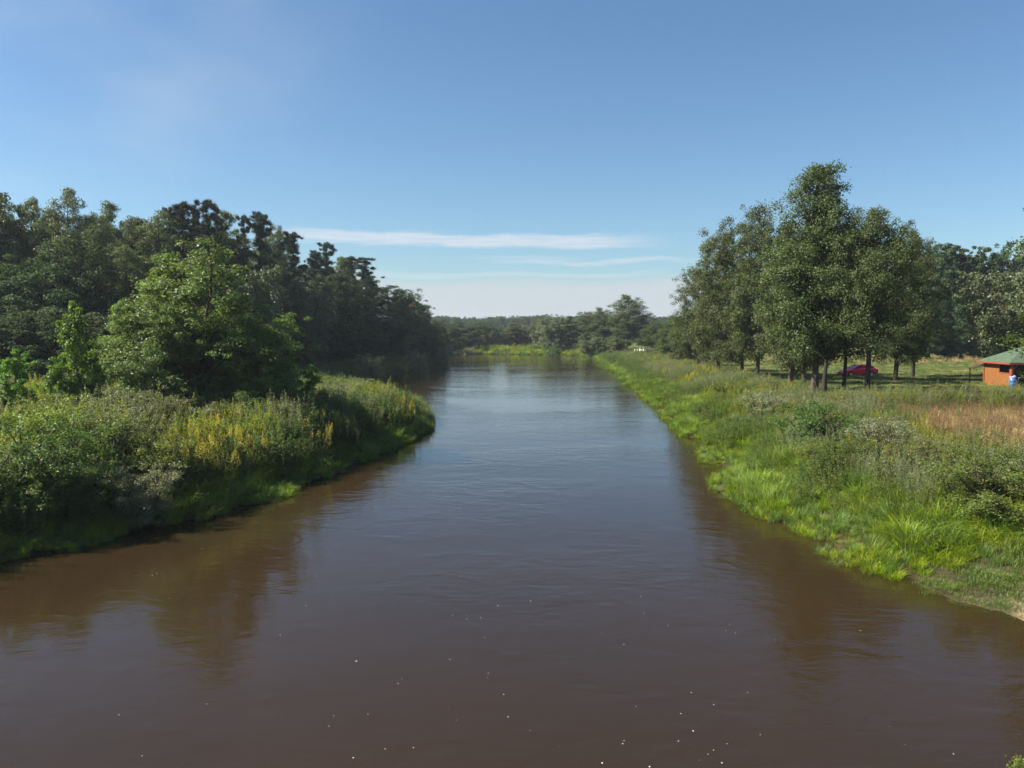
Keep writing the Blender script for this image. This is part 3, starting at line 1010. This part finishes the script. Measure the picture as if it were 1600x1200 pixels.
def grass(name, k, mat, n, rad, h, w, arch):
    V, Q = blades(n, rad, h, w, arch, rgn(k))
    return proto(name, V, Q, [mat])


reed = [grass('reed_tuft', 1, 'reed_blade', 95, .34, .95, .024, .85), grass('reed_tuft', 2, 'reed_blade', 85, .32, 1.1, .022, .6),
        grass('sedge_tuft', 3, 'sedge_blade', 90, .36, .95, .026, .95), grass('sedge_tuft', 4, 'reed_blade', 95, .4, .75, .022, 1.1)]
gold = [herb('goldenrod', 5, ['stem', 'lime_herb_leaf', 'goldenrod_flower'], ns=9, rad=.34, h=1.35, nleaf=34, leaf=.12, narrow=.24, top=.028, top_n=70, top_len=.28),
        herb('goldenrod', 6, ['stem', 'herb_leaf', 'goldenrod_flower'], ns=8, rad=.36, h=1.5, nleaf=36, leaf=.13, narrow=.24, top=.028, top_n=38, top_len=.2)]
limeherb = [herb('lime_herb', 7, ['stem', 'lime_herb_leaf', 'lime_herb_leaf'], ns=10, rad=.36, h=1.35, nleaf=36, leaf=.13, narrow=.25, top=.03, top_n=34, top_len=.2),
            herb('lime_herb', 8, ['stem', 'herb_leaf', 'lime_herb_leaf'], ns=10, rad=.36, h=1.2, nleaf=38, leaf=.12, narrow=.28, top=.03, top_n=30, top_len=.25)]
mug = [herb('mugwort', 9, ['stem', 'silver_herb_leaf', 'silver_herb_leaf'], ns=9, rad=.34, h=1.5, nleaf=44, leaf=.12, narrow=.3, top=.03, top_n=50, top_len=.35),
       herb('mugwort', 10, ['stem', 'herb_leaf', 'silver_herb_leaf'], ns=9, rad=.36, h=1.4, nleaf=46, leaf=.12, narrow=.34, top=.03, top_n=30, top_len=.3)]
nettle = [herb('nettle', 11, ['stem', 'nettle_leaf', 'nettle_leaf'], ns=11, rad=.4, h=1.1, nleaf=34, leaf=.15, narrow=.55, top=.03, top_n=16),
          herb('nettle', 12, ['stem', 'herb_leaf', 'nettle_leaf'], ns=12, rad=.42, h=.95, nleaf=36, leaf=.13, narrow=.5, top=.03, top_n=14)]
dry = [grass('dry_grass', 13, 'dry_blade', 70, .36, .55, .014, .6), grass('dry_grass', 14, 'dry_blade', 55, .34, .7, .012, .45),
       herb('sorrel', 15, ['seed_stalk', 'dry_blade', 'seed_stalk'], ns=7, rad=.36, h=.95, nleaf=14, leaf=.10, narrow=.2, top=.022, top_n=46, top_len=.45),
       grass('meadow_grass', 16, 'lawn_blade', 90, .38, .45, .014, .7)]
lawn = [grass('lawn_tuft', 17, 'lawn_blade', 120, .6, .15, .016, .8), grass('lawn_tuft', 18, 'lawn_blade', 110, .6, .24, .016, .8), grass('short_grass', 19, 'reed_blade', 130, .55, .2, .016, .9)]


def scatter(name, protos, pts, scl, weights=None, hs=None, tilt=.12, seed=0):
    """one object: points carrying plants of the given kinds, placed by geometry nodes"""
    rg = np.random.default_rng(seed + 500)
    n = len(pts)
    if n == 0: return None
    x, y = pts[:, 0], pts[:, 1]
    z = ground_z(x, y) - .03
    me = bpy.data.meshes.new(name)
    me.vertices.add(n)
    me.vertices.foreach_set('co', np.stack([x, y, z], 1).astype(np.float32).ravel())
    rot = np.stack([rg.normal(size=n) * tilt, rg.normal(size=n) * tilt, rg.uniform(0, 6.28, n)], 1)
    hs = np.ones(n) if hs is None else hs
    sc = np.stack([scl, scl, scl * hs], 1) * rg.uniform(.8, 1.2, n)[:, None]
    if weights is None: weights = np.ones(len(protos))
    idx = rg.choice(len(protos), n, p=np.array(weights) / sum(weights))
    for nm, ty, a in (('rot', 'FLOAT_VECTOR', rot), ('scl', 'FLOAT_VECTOR', sc)):
        at = me.attributes.new(nm, ty, 'POINT')
        at.data.foreach_set('vector', a.astype(np.float32).ravel())
    at = me.attributes.new('idx', 'INT', 'POINT')
    at.data.foreach_set('value', idx.astype(np.int32))
    o = link(name, me)
    tag(o, kind='stuff')
    ng = bpy.data.node_groups.new(name + '_nodes', 'GeometryNodeTree')
    ng.interface.new_socket('Geometry', in_out='INPUT', socket_type='NodeSocketGeometry')
    ng.interface.new_socket('Geometry', in_out='OUTPUT', socket_type='NodeSocketGeometry')
    gi = ng.nodes.new('NodeGroupInput'); go = ng.nodes.new('NodeGroupOutput')
    iop = ng.nodes.new('GeometryNodeInstanceOnPoints')
    jn = ng.nodes.new('GeometryNodeGeometryToInstance')
    for pr in reversed(protos):
        oi = ng.nodes.new('GeometryNodeObjectInfo')
        oi.inputs['Object'].default_value = pr
        oi.inputs['As Instance'].default_value = False
        ng.links.new(oi.outputs['Geometry'], jn.inputs[0])
    def attr(nm, t):
        a = ng.nodes.new('GeometryNodeInputNamedAttribute'); a.data_type = t
        a.inputs['Name'].default_value = nm
        return a.outputs[0]
    ng.links.new(gi.outputs[0], iop.inputs['Points'])
    ng.links.new(jn.outputs[0], iop.inputs['Instance'])
    iop.inputs['Pick Instance'].default_value = True
    ng.links.new(attr('idx', 'INT'), iop.inputs['Instance Index'])
    ng.links.new(attr('rot', 'FLOAT_VECTOR'), iop.inputs['Rotation'])
    ng.links.new(attr('scl', 'FLOAT_VECTOR'), iop.inputs['Scale'])
    ng.links.new(iop.outputs[0], go.inputs[0])
    m = o.modifiers.new('plants', 'NODES'); m.node_group = ng
    return o


def candidates(x0, x1, y0, y1, step, seed):
    rg = np.random.default_rng(seed)
    gx, gy = np.meshgrid(np.arange(x0, x1, step), np.arange(y0, y1, step))
    p = np.stack([gx.ravel(), gy.ravel()], 1) + rg.uniform(-.5, .5, (gx.size, 2)) * step * 1.2
    p = p[np.abs(p[:, 0]) < .66 * p[:, 1] + 7]
    return p, sdist(p[:, 0], p[:, 1]), rg


def keep(p, prob, rg): return rg.uniform(0, 1, len(p)) < prob


COUNTS = {}


def zone(name, protos, cand, prob, scl, weights=None, hs=None, seed=0, tilt=.12):
    p, s, rg = cand
    k = keep(p, prob, rg)
    sc = np.broadcast_to(scl, (len(p),))[k]
    COUNTS[name] = int(k.sum())
    return scatter(name, protos, p[k], sc, weights, None if hs is None else hs[k], tilt, seed)


# --- right bank
def rb(seed, step, y0=14, y1=205, x1=60): return candidates(6, x1, y0, y1, step, seed)


def fn(p, s, seed): return fnoise(p[:, 0], p[:, 1], s, seed)


c = rb(1, .36, 16, 110, 40); p, s, _ = c
wd = 3.2 + 3.4 * fn(p, 5, 31) - 1.8 * sm(p[:, 1], 42, 90)
near_short = sm(p[:, 1], 21.5, 24)                     # the landing by the bridge has short grass only
zone('reed_grass_right_bank', reed, c, (s > -.22) * (s < wd) * .97 * near_short, (.5 + .42 * sm(s, 0, 1.6)) * (.5 + 1.0 * fn(p, 2.2, 33)), [2.4, 2, 3.4, 3], seed=1)
c = rb(2, .5, 110, 215, 60); p, s, _ = c
zone('reed_grass_upriver_right', reed, c, (s > -.1) * (s < 4) * .85, .85 + 0 * s, [3, 2, 2, 3], seed=2)
c = rb(3, .3, 15, 26, 30); p, s, _ = c
near_short = sm(p[:, 1], 21.5, 24)
zone('short_grass_landing', lawn, c, (s > -.08) * (1 - near_short) * .95 * (1 - np.exp(-(((p[:, 0] - 13.1) / 1.3) ** 2 + ((p[:, 1] - 18.6) / 1.6) ** 2)) * 1.3), .6 + .25 * sm(s, 0, 1.5), [1, 2, 3], seed=3)
c = rb(4, .62, 20, 120, 40); p, s, _ = c
hb = sm(s, 2.4, 4.4) * (1 - sm(s, 8.0, 10.5))
patch = fn(p, 7, 41)
patch2 = fn(p, 5, 42)
ylim = 1 - .6 * sm(p[:, 1], 70, 100) * sm(s, 5, 8)
zone('mugwort_right_bank', mug, c, hb * ylim * (patch > .46) * .9, .86 + .25 * patch2, seed=4)
c = rb(5, .62, 20, 120, 40); p, s, _ = c
patch = fn(p, 7, 41); hb = sm(s, 2.4, 4.4) * (1 - sm(s, 8.0, 10.5)); ylim = 1 - .6 * sm(p[:, 1], 70, 100) * sm(s, 5, 8)
zone('lime_herbs_right_bank', limeherb, c, hb * ylim * (patch < .5) * .95, .72 + .2 * fn(p, 4, 44), seed=5)
c = rb(6, .8, 20, 140, 40); p, s, _ = c
hb = sm(s, 3.0, 5.2) * (1 - sm(s, 8.0, 10.5))
gp = fn(p, 4, 46)
zone('goldenrod_right_bank', gold, c, hb * (gp > .64) * .6 * (.25 + .75 * sm(p[:, 1], 38, 55)), .78 + .2 * gp, seed=6)
c = rb(7, .7, 20, 200, 50); p, s, _ = c
hb = sm(s, .6, 1.6) * (1 - sm(s, 8, 12))
zone('nettles_right_bank', nettle, c, hb * (fn(p, 3.2, 48) > .5) * .8 * sm(p[:, 1], 23, 26), .7 + .6 * fn(p, 3.2, 48), seed=7)
c = rb(8, .8, 100, 205, 60); p, s, _ = c
zone('herbs_upriver_right', limeherb + mug, c, sm(s, 3, 5) * (1 - sm(s, 9, 13)) * .8, .85 + 0 * s, seed=8)
# dry meadow on the right
c = rb(9, .42, 24, 64, 46); p, s, _ = c
d_ = dryness(p[:, 0], p[:, 1])
dp = fn(p, 3, 51)
zone('dry_meadow_grass', dry, c, d_ * .85, .7 + .35 * dp, [4, 3, 3.2, 1.6], seed=9)
c = rb(10, 1.0, 24, 60, 46); p, s, _ = c
zone('green_herbs_in_dry_meadow', limeherb + nettle, c, sm(s, 8, 11) * (fn(p, 3.3, 52) > .64) * .7, .55 + .15 * fn(p, 3, 5), seed=10)
# the belt of tall herbs in front of the mown lawn
c = rb(11, .45, 48, 60, 48); p, s, _ = c
belt = np.exp(-((p[:, 1] - (52.8 + .03 * p[:, 0] + 1.5 * (fn(p, 6, 53) - .5))) / 1.6) ** 2) * sm(p[:, 0], 19, 21)
zone('tall_herb_belt', limeherb + mug + [dry[2]], c, belt * .95, .86 + .3 * fn(p, 2, 54), [3, 2, 2, 2, 1.5], seed=11)
# mown lawn under the alders
c = rb(12, .95, 56, 128, 90); p, s, _ = c
tr = np.exp(-((p[:, 0] - (10 + .145 * p[:, 1] - 1.5 * np.sin(p[:, 1] / 14)) * 1) / 1.1) ** 2) * sm(p[:, 1], 78, 92)
zone('lawn_grass', lawn, c, sm(s, 9, 11) * (1 - .9 * tr) * .85, 1.0 + 0 * s, [4, 2, .8], seed=12)
c = rb(13, 1.6, 128, 150, 110); p, s, _ = c
zone('far_meadow_grass', [dry[0], dry[3], lawn[1]], c, sm(s, 9, 11) * .6, 1.7 + 0 * s, seed=13)

# --- left bank
def lb(seed, step, y0=16, y1=80, x0=-50): return candidates(x0, 2, y0, y1, step, seed)


c = lb(21, .36, 18, 86, -30); p, s, _ = c
wd = 1.5 + 1.0 * sm(p[:, 1], 27, 31) + 2.2 * sm(p[:, 1], 50, 60)
zone('reed_grass_left_bank', reed, c, (s > -.2) * (s < wd) * .9, (.62 + .35 * sm(s, 0, 1.5)) * (.68 + .65 * fn(p, 1.8, 35)), [3, 2, 1.2, 3], seed=21)
c = lb(22, .5, 17, 72, -45); p, s, _ = c
inn = sm(s, .9, 2.4)
pa = fn(p, 4.5, 61)
front_ = 1 - sm(p[:, 1], 60, 66)
zone('nettles_left_bank', nettle, c, sm(s, .8, 2.0) * (1 - sm(s, 3.5, 6)) * .8 * front_, 1.0 + .65 * sm(s, .5, 2.5), seed=22)
c = lb(23, .52, 17, 70, -45); p, s, _ = c
pa = fn(p, 4.5, 61)
zone('mugwort_left_bank', mug, c, sm(s, 1.2, 3) * (pa > .6) * .8 * (1 - sm(p[:, 1], 56, 62)), (1.12 + .3 * pa) * (.6 + .8 * fn(p, 2.2, 71)), [3, 2], seed=23)
c = lb(24, .52, 17, 66, -45); p, s, _ = c
pa = fn(p, 4.5, 61)
zone('lime_herbs_left_bank', limeherb, c, np.clip(sm(s, 1.6, 3.4) * ((pa < .66) * .85 + .25 * sm(s, 4, 7)), 0, 1) * (1 - sm(p[:, 1], 58, 63)), (1.05 + .5 * pa) * (.6 + .8 * fn(p, 2.0, 72)), seed=24)
c = lb(25, .5, 24, 60, -30); p, s, _ = c
# goldenrod stand, right part of the near left bank
gg = np.exp(-(((p[:, 0] + 12.7) / 1.9) ** 2 + ((p[:, 1] - 34.5) / 3.2) ** 2)) * .6 + .3 * np.exp(-(((p[:, 0] + 9.5) / 1.0) ** 2 + ((p[:, 1] - 44) / 1.6) ** 2)) + .10 * (fn(p, 3, 66) > .6)
zone('goldenrod_left_bank', gold, c, np.clip(gg, 0, .95) * sm(s, .8, 1.8), 1.35 + 0 * s, [5, 1], seed=25)
c = lb(26, .7, 60, 205, -60); p, s, _ = c
zone('shaded_bank_herbs', nettle + reed[:2] + mug[1:], c, (s > -.1) * (1 - sm(s, 16, 24)) * .85, .95 + 0 * s, [3, 3, 2, 2, 2], seed=26)
# far grassy point of the bend
c = candidates(-42, 40, 205, 262, .8, 27); p, s, _ = c
zone('far_point_grass', reed + limeherb, c, (s > 0) * (1 - sm(s, 7, 12)) * .85, 1.25 + 0 * s, [3, 2, 3, 3, 1, 1], seed=27)
# corner of grass at the lower right of the picture
cc = np.array([(8.35, 13.15), (8.6, 12.95), (8.9, 13.2)])

# distant forest belt: reads as one mass
rg = np.random.default_rng(77)
n = 2600
fx = rg.uniform(-480, 560, n); fy = rg.uniform(500, 620, n) + np.abs(fx) * .1
dp_ = []
for k, (a, b) in enumerate((('oak', .9), ('pine', .8), ('oak_b', .85), ('pine_b', .8))):
    m = T[a]['crown']
    dp_.append(bpy.data.objects.new('forest_crown', m))
scatter('distant_forest', dp_, np.stack([fx, fy], 1), np.full(n, .86), [4, 0, 4, 0], np.full(n, .90), .02, 9)
fm = MB()

# ------------------------------------------------------------------ shelter on the right
wood = solid('orange_stained_wood', (.26, .105, .028), .62, noise=.28, nscale=3, bump=.25, stretch=(1.2, 1.2, 9))
wood_red = solid('red_brown_wood', (.28, .06, .035), .6, noise=.3, nscale=6, bump=.2)
roofm = solid('green_felt_roof', (.070, .108, .064), .85, noise=.25, nscale=3, bump=.3)
dark = solid('dark_wood', (.06, .035, .022), .8, noise=.3, nscale=8)
palew = solid('weathered_plank', (.42, .38, .30), .8, noise=.3, nscale=8)
CX, CY = 44.7, 74.0
S = 4.6
gzc = gz(CX + 1, CY + 1)
shelter = empty('picnic_shelter', (CX, CY, gzc), R(-2))
tag(shelter, 'orange wooden picnic shelter with green hipped roof at the right edge of the meadow', 'shelter')
HW = 2.25
# left wall: boards along y, standing on a sill, window opening at the near end
nb = 12
bh = HW / nb
for i in range(nb):
    z = (i + .5) * bh
    if i in (7, 8, 9, 10):
        m = MB().box((0, (2.0 + S) / 2, z), (.04, S - 2.0, bh - .012)); m.build('wall_board', wood, shelter)
        m = MB().box((0, .22, z), (.04, .2, bh - .012)); m.build('wall_board', wood, shelter)
    else:
        m = MB().box((0, .12 + (S - .12) / 2, z), (.04, S - .12, bh - .012)); m.build('wall_board', wood, shelter)
for by in (S / 2 + .3, S - .5): MB().box((-.026, by, HW / 2), (.012, .09, HW)).build('batten', wood, shelter)
MB().box((-.035, 1.16, HW * .575), (.05, 1.75, .07)).box((-.035, 1.16, HW * .925), (.05, 1.75, .07)).box((-.035, .32, HW * .75), (.05, .07, HW * .35 - .08)).box((-.035, 2.0, HW * .75), (.05, .07, HW * .35 - .08)).build('window_frame', wood_red, shelter)
# back wall and right half wall
MB().box((S / 2, S, HW * .5), (S - .1, .05, HW)).build('back_wall', dark, shelter)
MB().box((S, S / 2, .45), (.05, S - .3, .9)).build('side_wall', dark, shelter)
for (px, py) in ((0, 0), (S, 0), (0, S), (S, S), (S * .38, 0)):
    MB().box((px, py, HW / 2), (.17, .17, HW)).build('post', wood_red, shelter)
MB().box((.35, 0, HW - .35), (.08, .07, .95), rx=0, ry=R(45)).build('brace', wood_red, shelter)
MB().box((S * .38 - .35, 0, HW - .35), (.08, .07, .95), ry=R(-45)).build('brace', wood_red, shelter)
MB().box((S * .7, -.02, .92), (S * .6 + .6, .12, .07)).build('front_rail', palew, shelter)
MB().box((S * .25, -.02, .92), (S * .38 - .6, .12, .07)).build('front_rail', palew, shelter)
ov = .5
e = HW + .02
rt = HW + 1.45
V = [(-ov, -ov, e), (S + ov, -ov, e), (S + ov, S + ov, e), (-ov, S + ov, e), (S / 2, S / 2, rt),
     (-ov, -ov, e - .07), (S + ov, -ov, e - .07), (S + ov, S + ov, e - .07), (-ov, S + ov, e - .07), (S / 2, S / 2, rt - .12)]
for f in ((0, 1, 4), (1, 2, 4), (2, 3, 4), (3, 0, 4)):
    a, b_, t_ = f
    m = MB()
    m.add([V[a], V[b_], V[t_], V[a + 5], V[b_ + 5], V[9]], [(0, 1, 2), (3, 5, 4), (0, 3, 4, 1), (1, 4, 5, 2), (2, 5, 3, 0)])
    m.build('roof_panel', roofm, shelter)
MB().box((-ov - .012, S / 2, e - .10), (.025, S + 2 * ov, .16)).box((S / 2, -ov - .012, e - .10), (S + 2 * ov - .03, .025, .16)).build('fascia', wood_red, shelter)
# small lean-to roof on the far side of the left wall
MB().box((-.5, S + .55, HW - .55), (1.1, 1.0, .06), ry=R(-18)).box((-.9, S + .9, .75), (.09, .09, 1.5)).build('lean_to', dark, shelter)

t = empty('picnic_table', (CX + 2.6, CY + 1.5, gzc), 0)
tag(t, 'dark picnic table with benches inside the green roofed shelter', 'table')
MB().box((0, 0, .74), (1.9, .75, .05)).build('table_top', dark, t)
for sy in (-.75, .75): MB().box((0, sy, .45), (1.9, .28, .05)).build('seat', dark, t)
for sx in (-.7, .7): MB().box((sx, 0, .36), (.08, 1.5, .08)).box((sx, -.3, .38), (.08, .08, .7)).box((sx, .3, .38), (.08, .08, .7)).box((sx, -.75, .21), (.08, .08, .42)).box((sx, .75, .21), (.08, .08, .42)).build('leg_frame', dark, t)

# blue bin
blue = solid('blue_plastic', (.05, .18, .42), .35, noise=.2, nscale=5)
lilac = solid('lilac_bag', (.33, .30, .62), .5, bump=.5, nscale=14)
bp = G(1576, 606, gzc)
br = empty('litter_bin', (CX - .25, CY - .55, gz(CX - .25, CY - .55)))
tag(br, 'blue round litter bin standing at the near corner post of the shelter', 'bin')
prof = [(0, .24), (.02, .27), (.3, .29), (.33, .31), (.36, .29), (.62, .29), (.65, .31), (.68, .29), (.9, .26), (.92, .23)]
MB().tube([(0, 0, z) for z, r in prof], [r for z, r in prof], 20).build('barrel', blue, br, smooth=True)
MB().tube([(0, 0, .86), (0, 0, .93), (.01, 0, 1.0), (.0, .01, 1.02)], [.272, .29, .27, .2], 16).build('bag_rim', lilac, br, smooth=True)

# low rail at the right edge
rp = P(1592, 627, 56)
rr_ = empty('low_rail', (rp.x, 56, gz(rp.x, 56)), R(3))
tag(rr_, 'low weathered wooden rail behind the tall herbs at the right edge', 'rail')
MB().box((0, 0, .62), (2.6, .12, .09)).build('rail_beam', palew, rr_)
for sx in (-1.1, 0, 1.1): MB().box((sx, 0, .28), (.1, .1, .58)).build('post', dark, rr_)

# ------------------------------------------------------------------ red car
red = solid('red_car_paint', (.62, .015, .055), .4, .3, coat=.25)
glass = solid('dark_car_glass', (.02, .025, .03), .05, .8)
tyre = solid('tyre_rubber', (.02, .02, .02), .8)
rim = solid('alloy_rim', (.5, .5, .52), .3, metal=1)
lampm = solid('car_lamp_glass', (.75, .76, .78), .1, .8)
blk = solid('black_trim', (.015, .015, .015), .6)
cp = P(1340, 590, 92)
car = empty('red_car', (cp.x, 92, gz(cp.x, 92)), R(186))
tag(car, 'red hatchback parked on the meadow behind the thick alder trunk, nose to the left', 'car')
car.scale = (.93, .93, .93)
# local +x is the nose after the turn above
prof = [(-2.05, .32), (-2.12, .55), (-2.08, .92), (-1.75, 1.0), (-1.2, 1.02), (0, .98), (.85, .95), (1.5, .84), (1.95, .70), (2.12, .50), (2.08, .28)]
ring = []
m = MB()
def half(yk, inset, zin):
    out = []
    for x_, z_ in prof:
        zc_ = .62
        out.append((x_ * (1 - inset), yk, z_ - (zin if z_ > .9 else 0)))
    return out
secs = [half(-.84, .02, .03), half(-.80, 0, .0), half(0, -.02, -.02), half(.80, 0, 0), half(.84, .02, .03)]
V = [p_ for s_ in secs for p_ in s_]; k_ = len(prof); Q = []
for a_ in range(4):
    for i in range(k_ - 1):
        Q.append((a_ * k_ + i, (a_ + 1) * k_ + i, (a_ + 1) * k_ + i + 1, a_ * k_ + i + 1))
    Q.append((a_ * k_ + k_ - 1, (a_ + 1) * k_ + k_ - 1, (a_ + 1) * k_, a_ * k_))
Q.append(tuple(range(k_))); Q.append(tuple(4 * k_ + i for i in range(k_))[::-1])
m.add(V, Q); m.build('body', red, car, bevel=.04, smooth=True)
def cab(name, mat, x0, x1, z0, x2, x3, z1, w0, w1):
    V = [(x0, -w0, z0), (x1, -w0, z0), (x1, w0, z0), (x0, w0, z0), (x2, -w1, z1), (x3, -w1, z1), (x3, w1, z1), (x2, w1, z1)]
    mm = MB(); mm.add(V, [(0, 1, 5, 4), (1, 2, 6, 5), (2, 3, 7, 6), (3, 0, 4, 7), (4, 5, 6, 7), (3, 2, 1, 0)])
    return mm.build(name, mat, car, bevel=.04)
cab('windows', glass, -1.85, 1.0, .95, -1.35, .18, 1.36, .76, .60)
cab('roof', red, -1.42, .26, 1.352, -1.25, .05, 1.43, .61, .56)
for sgn in (-1, 1):
    pm = MB()
    for (xa, za, xb, zb) in ((-1.80, .97, -1.36, 1.37), (-.45, .97, -.42, 1.37), (.97, .97, .20, 1.37)):
        pm.tube([(xa, sgn * .765, za), (xb, sgn * .615, zb)], [.035, .03], 6)
    pm.build('window_pillar', red, car)
    MB().box((.75, sgn * .90, 1.0), (.12, .14, .11)).build('wing_mirror', red, car, bevel=.02)
    MB().box((2.0, sgn * .6, .62), (.14, .32, .13), ry=R(25)).build('headlight', lampm, car, bevel=.02)
    MB().box((-2.09, sgn * .65, .8), (.06, .26, .2)).build('tail_light', solid('tail_light_red', (.4, .01, .01), .2) if sgn < 0 else MATS['tail_light_red'], car)
    for wx in (-1.28, 1.30):
        w = MB().tube([(wx, sgn * .66, .31), (wx, sgn * .68, .31), (wx, sgn * .84, .31), (wx, sgn * .862, .31)], [.27, .31, .31, .27], 22).build('wheel', tyre, car, smooth=False)
        MB().tube([(wx, sgn * .862, .31), (wx, sgn * .868, .31)], [.2, .19], 12).build('rim', rim, w)
        am = MB()
        for q in range(13):
            a0 = math.pi * q / 13; a1 = math.pi * (q + 1) / 13
            am.add([(wx + math.cos(a) * r_, sgn * .848, .31 + math.sin(a) * r_) for a in (a0, a1) for r_ in (.31, .37)] ,
                   [(0, 1, 3, 2)])
        am.build('wheel_arch', blk, car)
MB().box((2.1, 0, .36), (.06, 1.1, .14)).build('grille', blk, car)
MB().box((.1, -.85, .82), (.14, .02, .03)).box((.1, .85, .82), (.14, .02, .03)).build('door_handle', blk, car)

# ------------------------------------------------------------------ white posts, dark bin, foam
white = solid('white_paint', (.80, .80, .77), .6, noise=.1, nscale=8)
def post_mesh():
    m = MB().tube([(0, 0, -.2), (0, 0, .95), (0, 0, 1.02)], [.13, .13, .07], 10)
    me = bpy.data.meshes.new('white_post'); me.from_pydata(m.v, [], m.q); me.materials.append(white); return me
pmh = post_mesh()
for u, y, w_ in [(992, 176, 1), (996, 175, 1), (1000, 174, 1.2), (1006, 173, 1.3), (1010, 172, 1), (1015, 171, .9), (1051, 160, .8), (1065, 158, .8), (1073, 157, .9), (1078, 156, 1.0), (1083, 155, 1.1), (1090, 154, 1)]:
    pp = P(u, 545, y)
    o = link('white_post', pmh); o.location = (pp.x, y, gz(pp.x, y) + .75 * 0); o.scale = (1, 1, w_ * 1.45)
    side = 'left group beside the olive bush' if u < 1030 else 'right group below the alders'
    tag(o, 'white painted post on the far right bank, ' + side, 'post', 'white posts, ' + side)
ra, rb_ = P(999, 545, 175.5), P(1009, 545, 173.5)
zt = gz(ra.x, ra.y) + 1.3
tag(MB().tube([(ra.x, ra.y, zt), (rb_.x, rb_.y, zt)], [.09, .09], 6).build('white_crossbar', white), 'white crossbar joining two of the white posts beside the olive bush', 'bar')
dk = solid('dark_painted_steel', (.018, .022, .030), .6, noise=.3, nscale=5)
bx = P(1098, 560, 133)
db = empty('dark_bin', (bx.x, 133, gz(bx.x, 133)), .2)
tag(db, 'dark square bin at the foot of the slender alder by the track', 'bin')
V = [(-.5, -.4, .05), (.5, -.4, .05), (.5, .4, .05), (-.5, .4, .05), (-.62, -.5, 1.1), (.62, -.5, 1.1), (.62, .5, 1.1), (-.62, .5, 1.1)]
m = MB(); m.add(V, [(0, 1, 5, 4), (1, 2, 6, 5), (2, 3, 7, 6), (3, 0, 4, 7), (4, 5, 6, 7), (3, 2, 1, 0)])
m.build('container', dk, db, bevel=.03)
MB().box((0, 0, 1.14), (1.32, 1.08, .07)).build('lid', dk, db, bevel=.02)

foamm = solid('white_foam', (.85, .84, .80), .8)
fr = random.Random(5)
fv = []
fp = [(557, 1033, 1.5), (829, 939, 1.1), (703, 1030, .8), (763, 1052, .9), (787, 1085, .9), (794, 1120, 1), (1083, 1142, 1.2), (1064, 1115, .9), (1080, 1082, .9), (1168, 1082, .8), (1115, 1101, .9),
      (975, 1007, 1), (941, 1192, 1.2), (1015, 1198, 1.3), (973, 1162, .9), (975, 1157, .8), (1490, 1178, .9), (1188, 1148, .7), (622, 1068, .8), (575, 1116, .8), (552, 1184, 1), (602, 1170, .8), (646, 1168, .8),
      (238, 899, 1.2), (245, 896, .9), (315, 857, 1.1), (265, 935, .8), (478, 946, .9), (494, 900, .8), (222, 1181, .8), (186, 1117, .8), (323, 1100, .8), (438, 992, .8), (729, 967, .9), (707, 962, .7), (751, 965, .7),
      (778, 946, 1), (1001, 932, .8), (1006, 958, .8), (1140, 976, .7), (1134, 985, .7), (1149, 989, .8), (1044, 977, .7), (757, 996, .8), (1060, 1158, .8), (1115, 1172, .8), (1128, 1192, 1), (1136, 1162, .7)]
for _ in range(20):
    fp.append((fr.gauss(820, 260), fr.uniform(900, 1195), fr.uniform(.35, .7)))
def flake(sd_):
    r_ = random.Random(sd_); k = 9
    V = [(0, 0, .008)] + [(math.cos(6.283 * i / k) * .018 * r_.uniform(.6, 1.3), math.sin(6.283 * i / k) * .022 * r_.uniform(.6, 1.3), .0015) for i in range(k)]
    me = bpy.data.meshes.new('foam_fleck'); me.from_pydata(V, [], [(0, 1 + i, 1 + (i + 1) % k) for i in range(k)]); me.materials.append(foamm); return me
fl = [flake(i) for i in range(4)]
for i, (u, v, s_) in enumerate(fp):
    g = G(u, v)
    if sdist(np.array([g.x]), np.array([g.y]))[0] > -.4: continue
    o = link('foam_fleck', fl[i % 4]); o.location = g; o.rotation_euler = (0, 0, fr.uniform(0, 6)); o.scale = (s_ * .55,) * 3
    tag(o, 'tiny white foam fleck drifting on the brown river', 'foam', 'foam flecks on the river')
print('SCATTER', COUNTS)
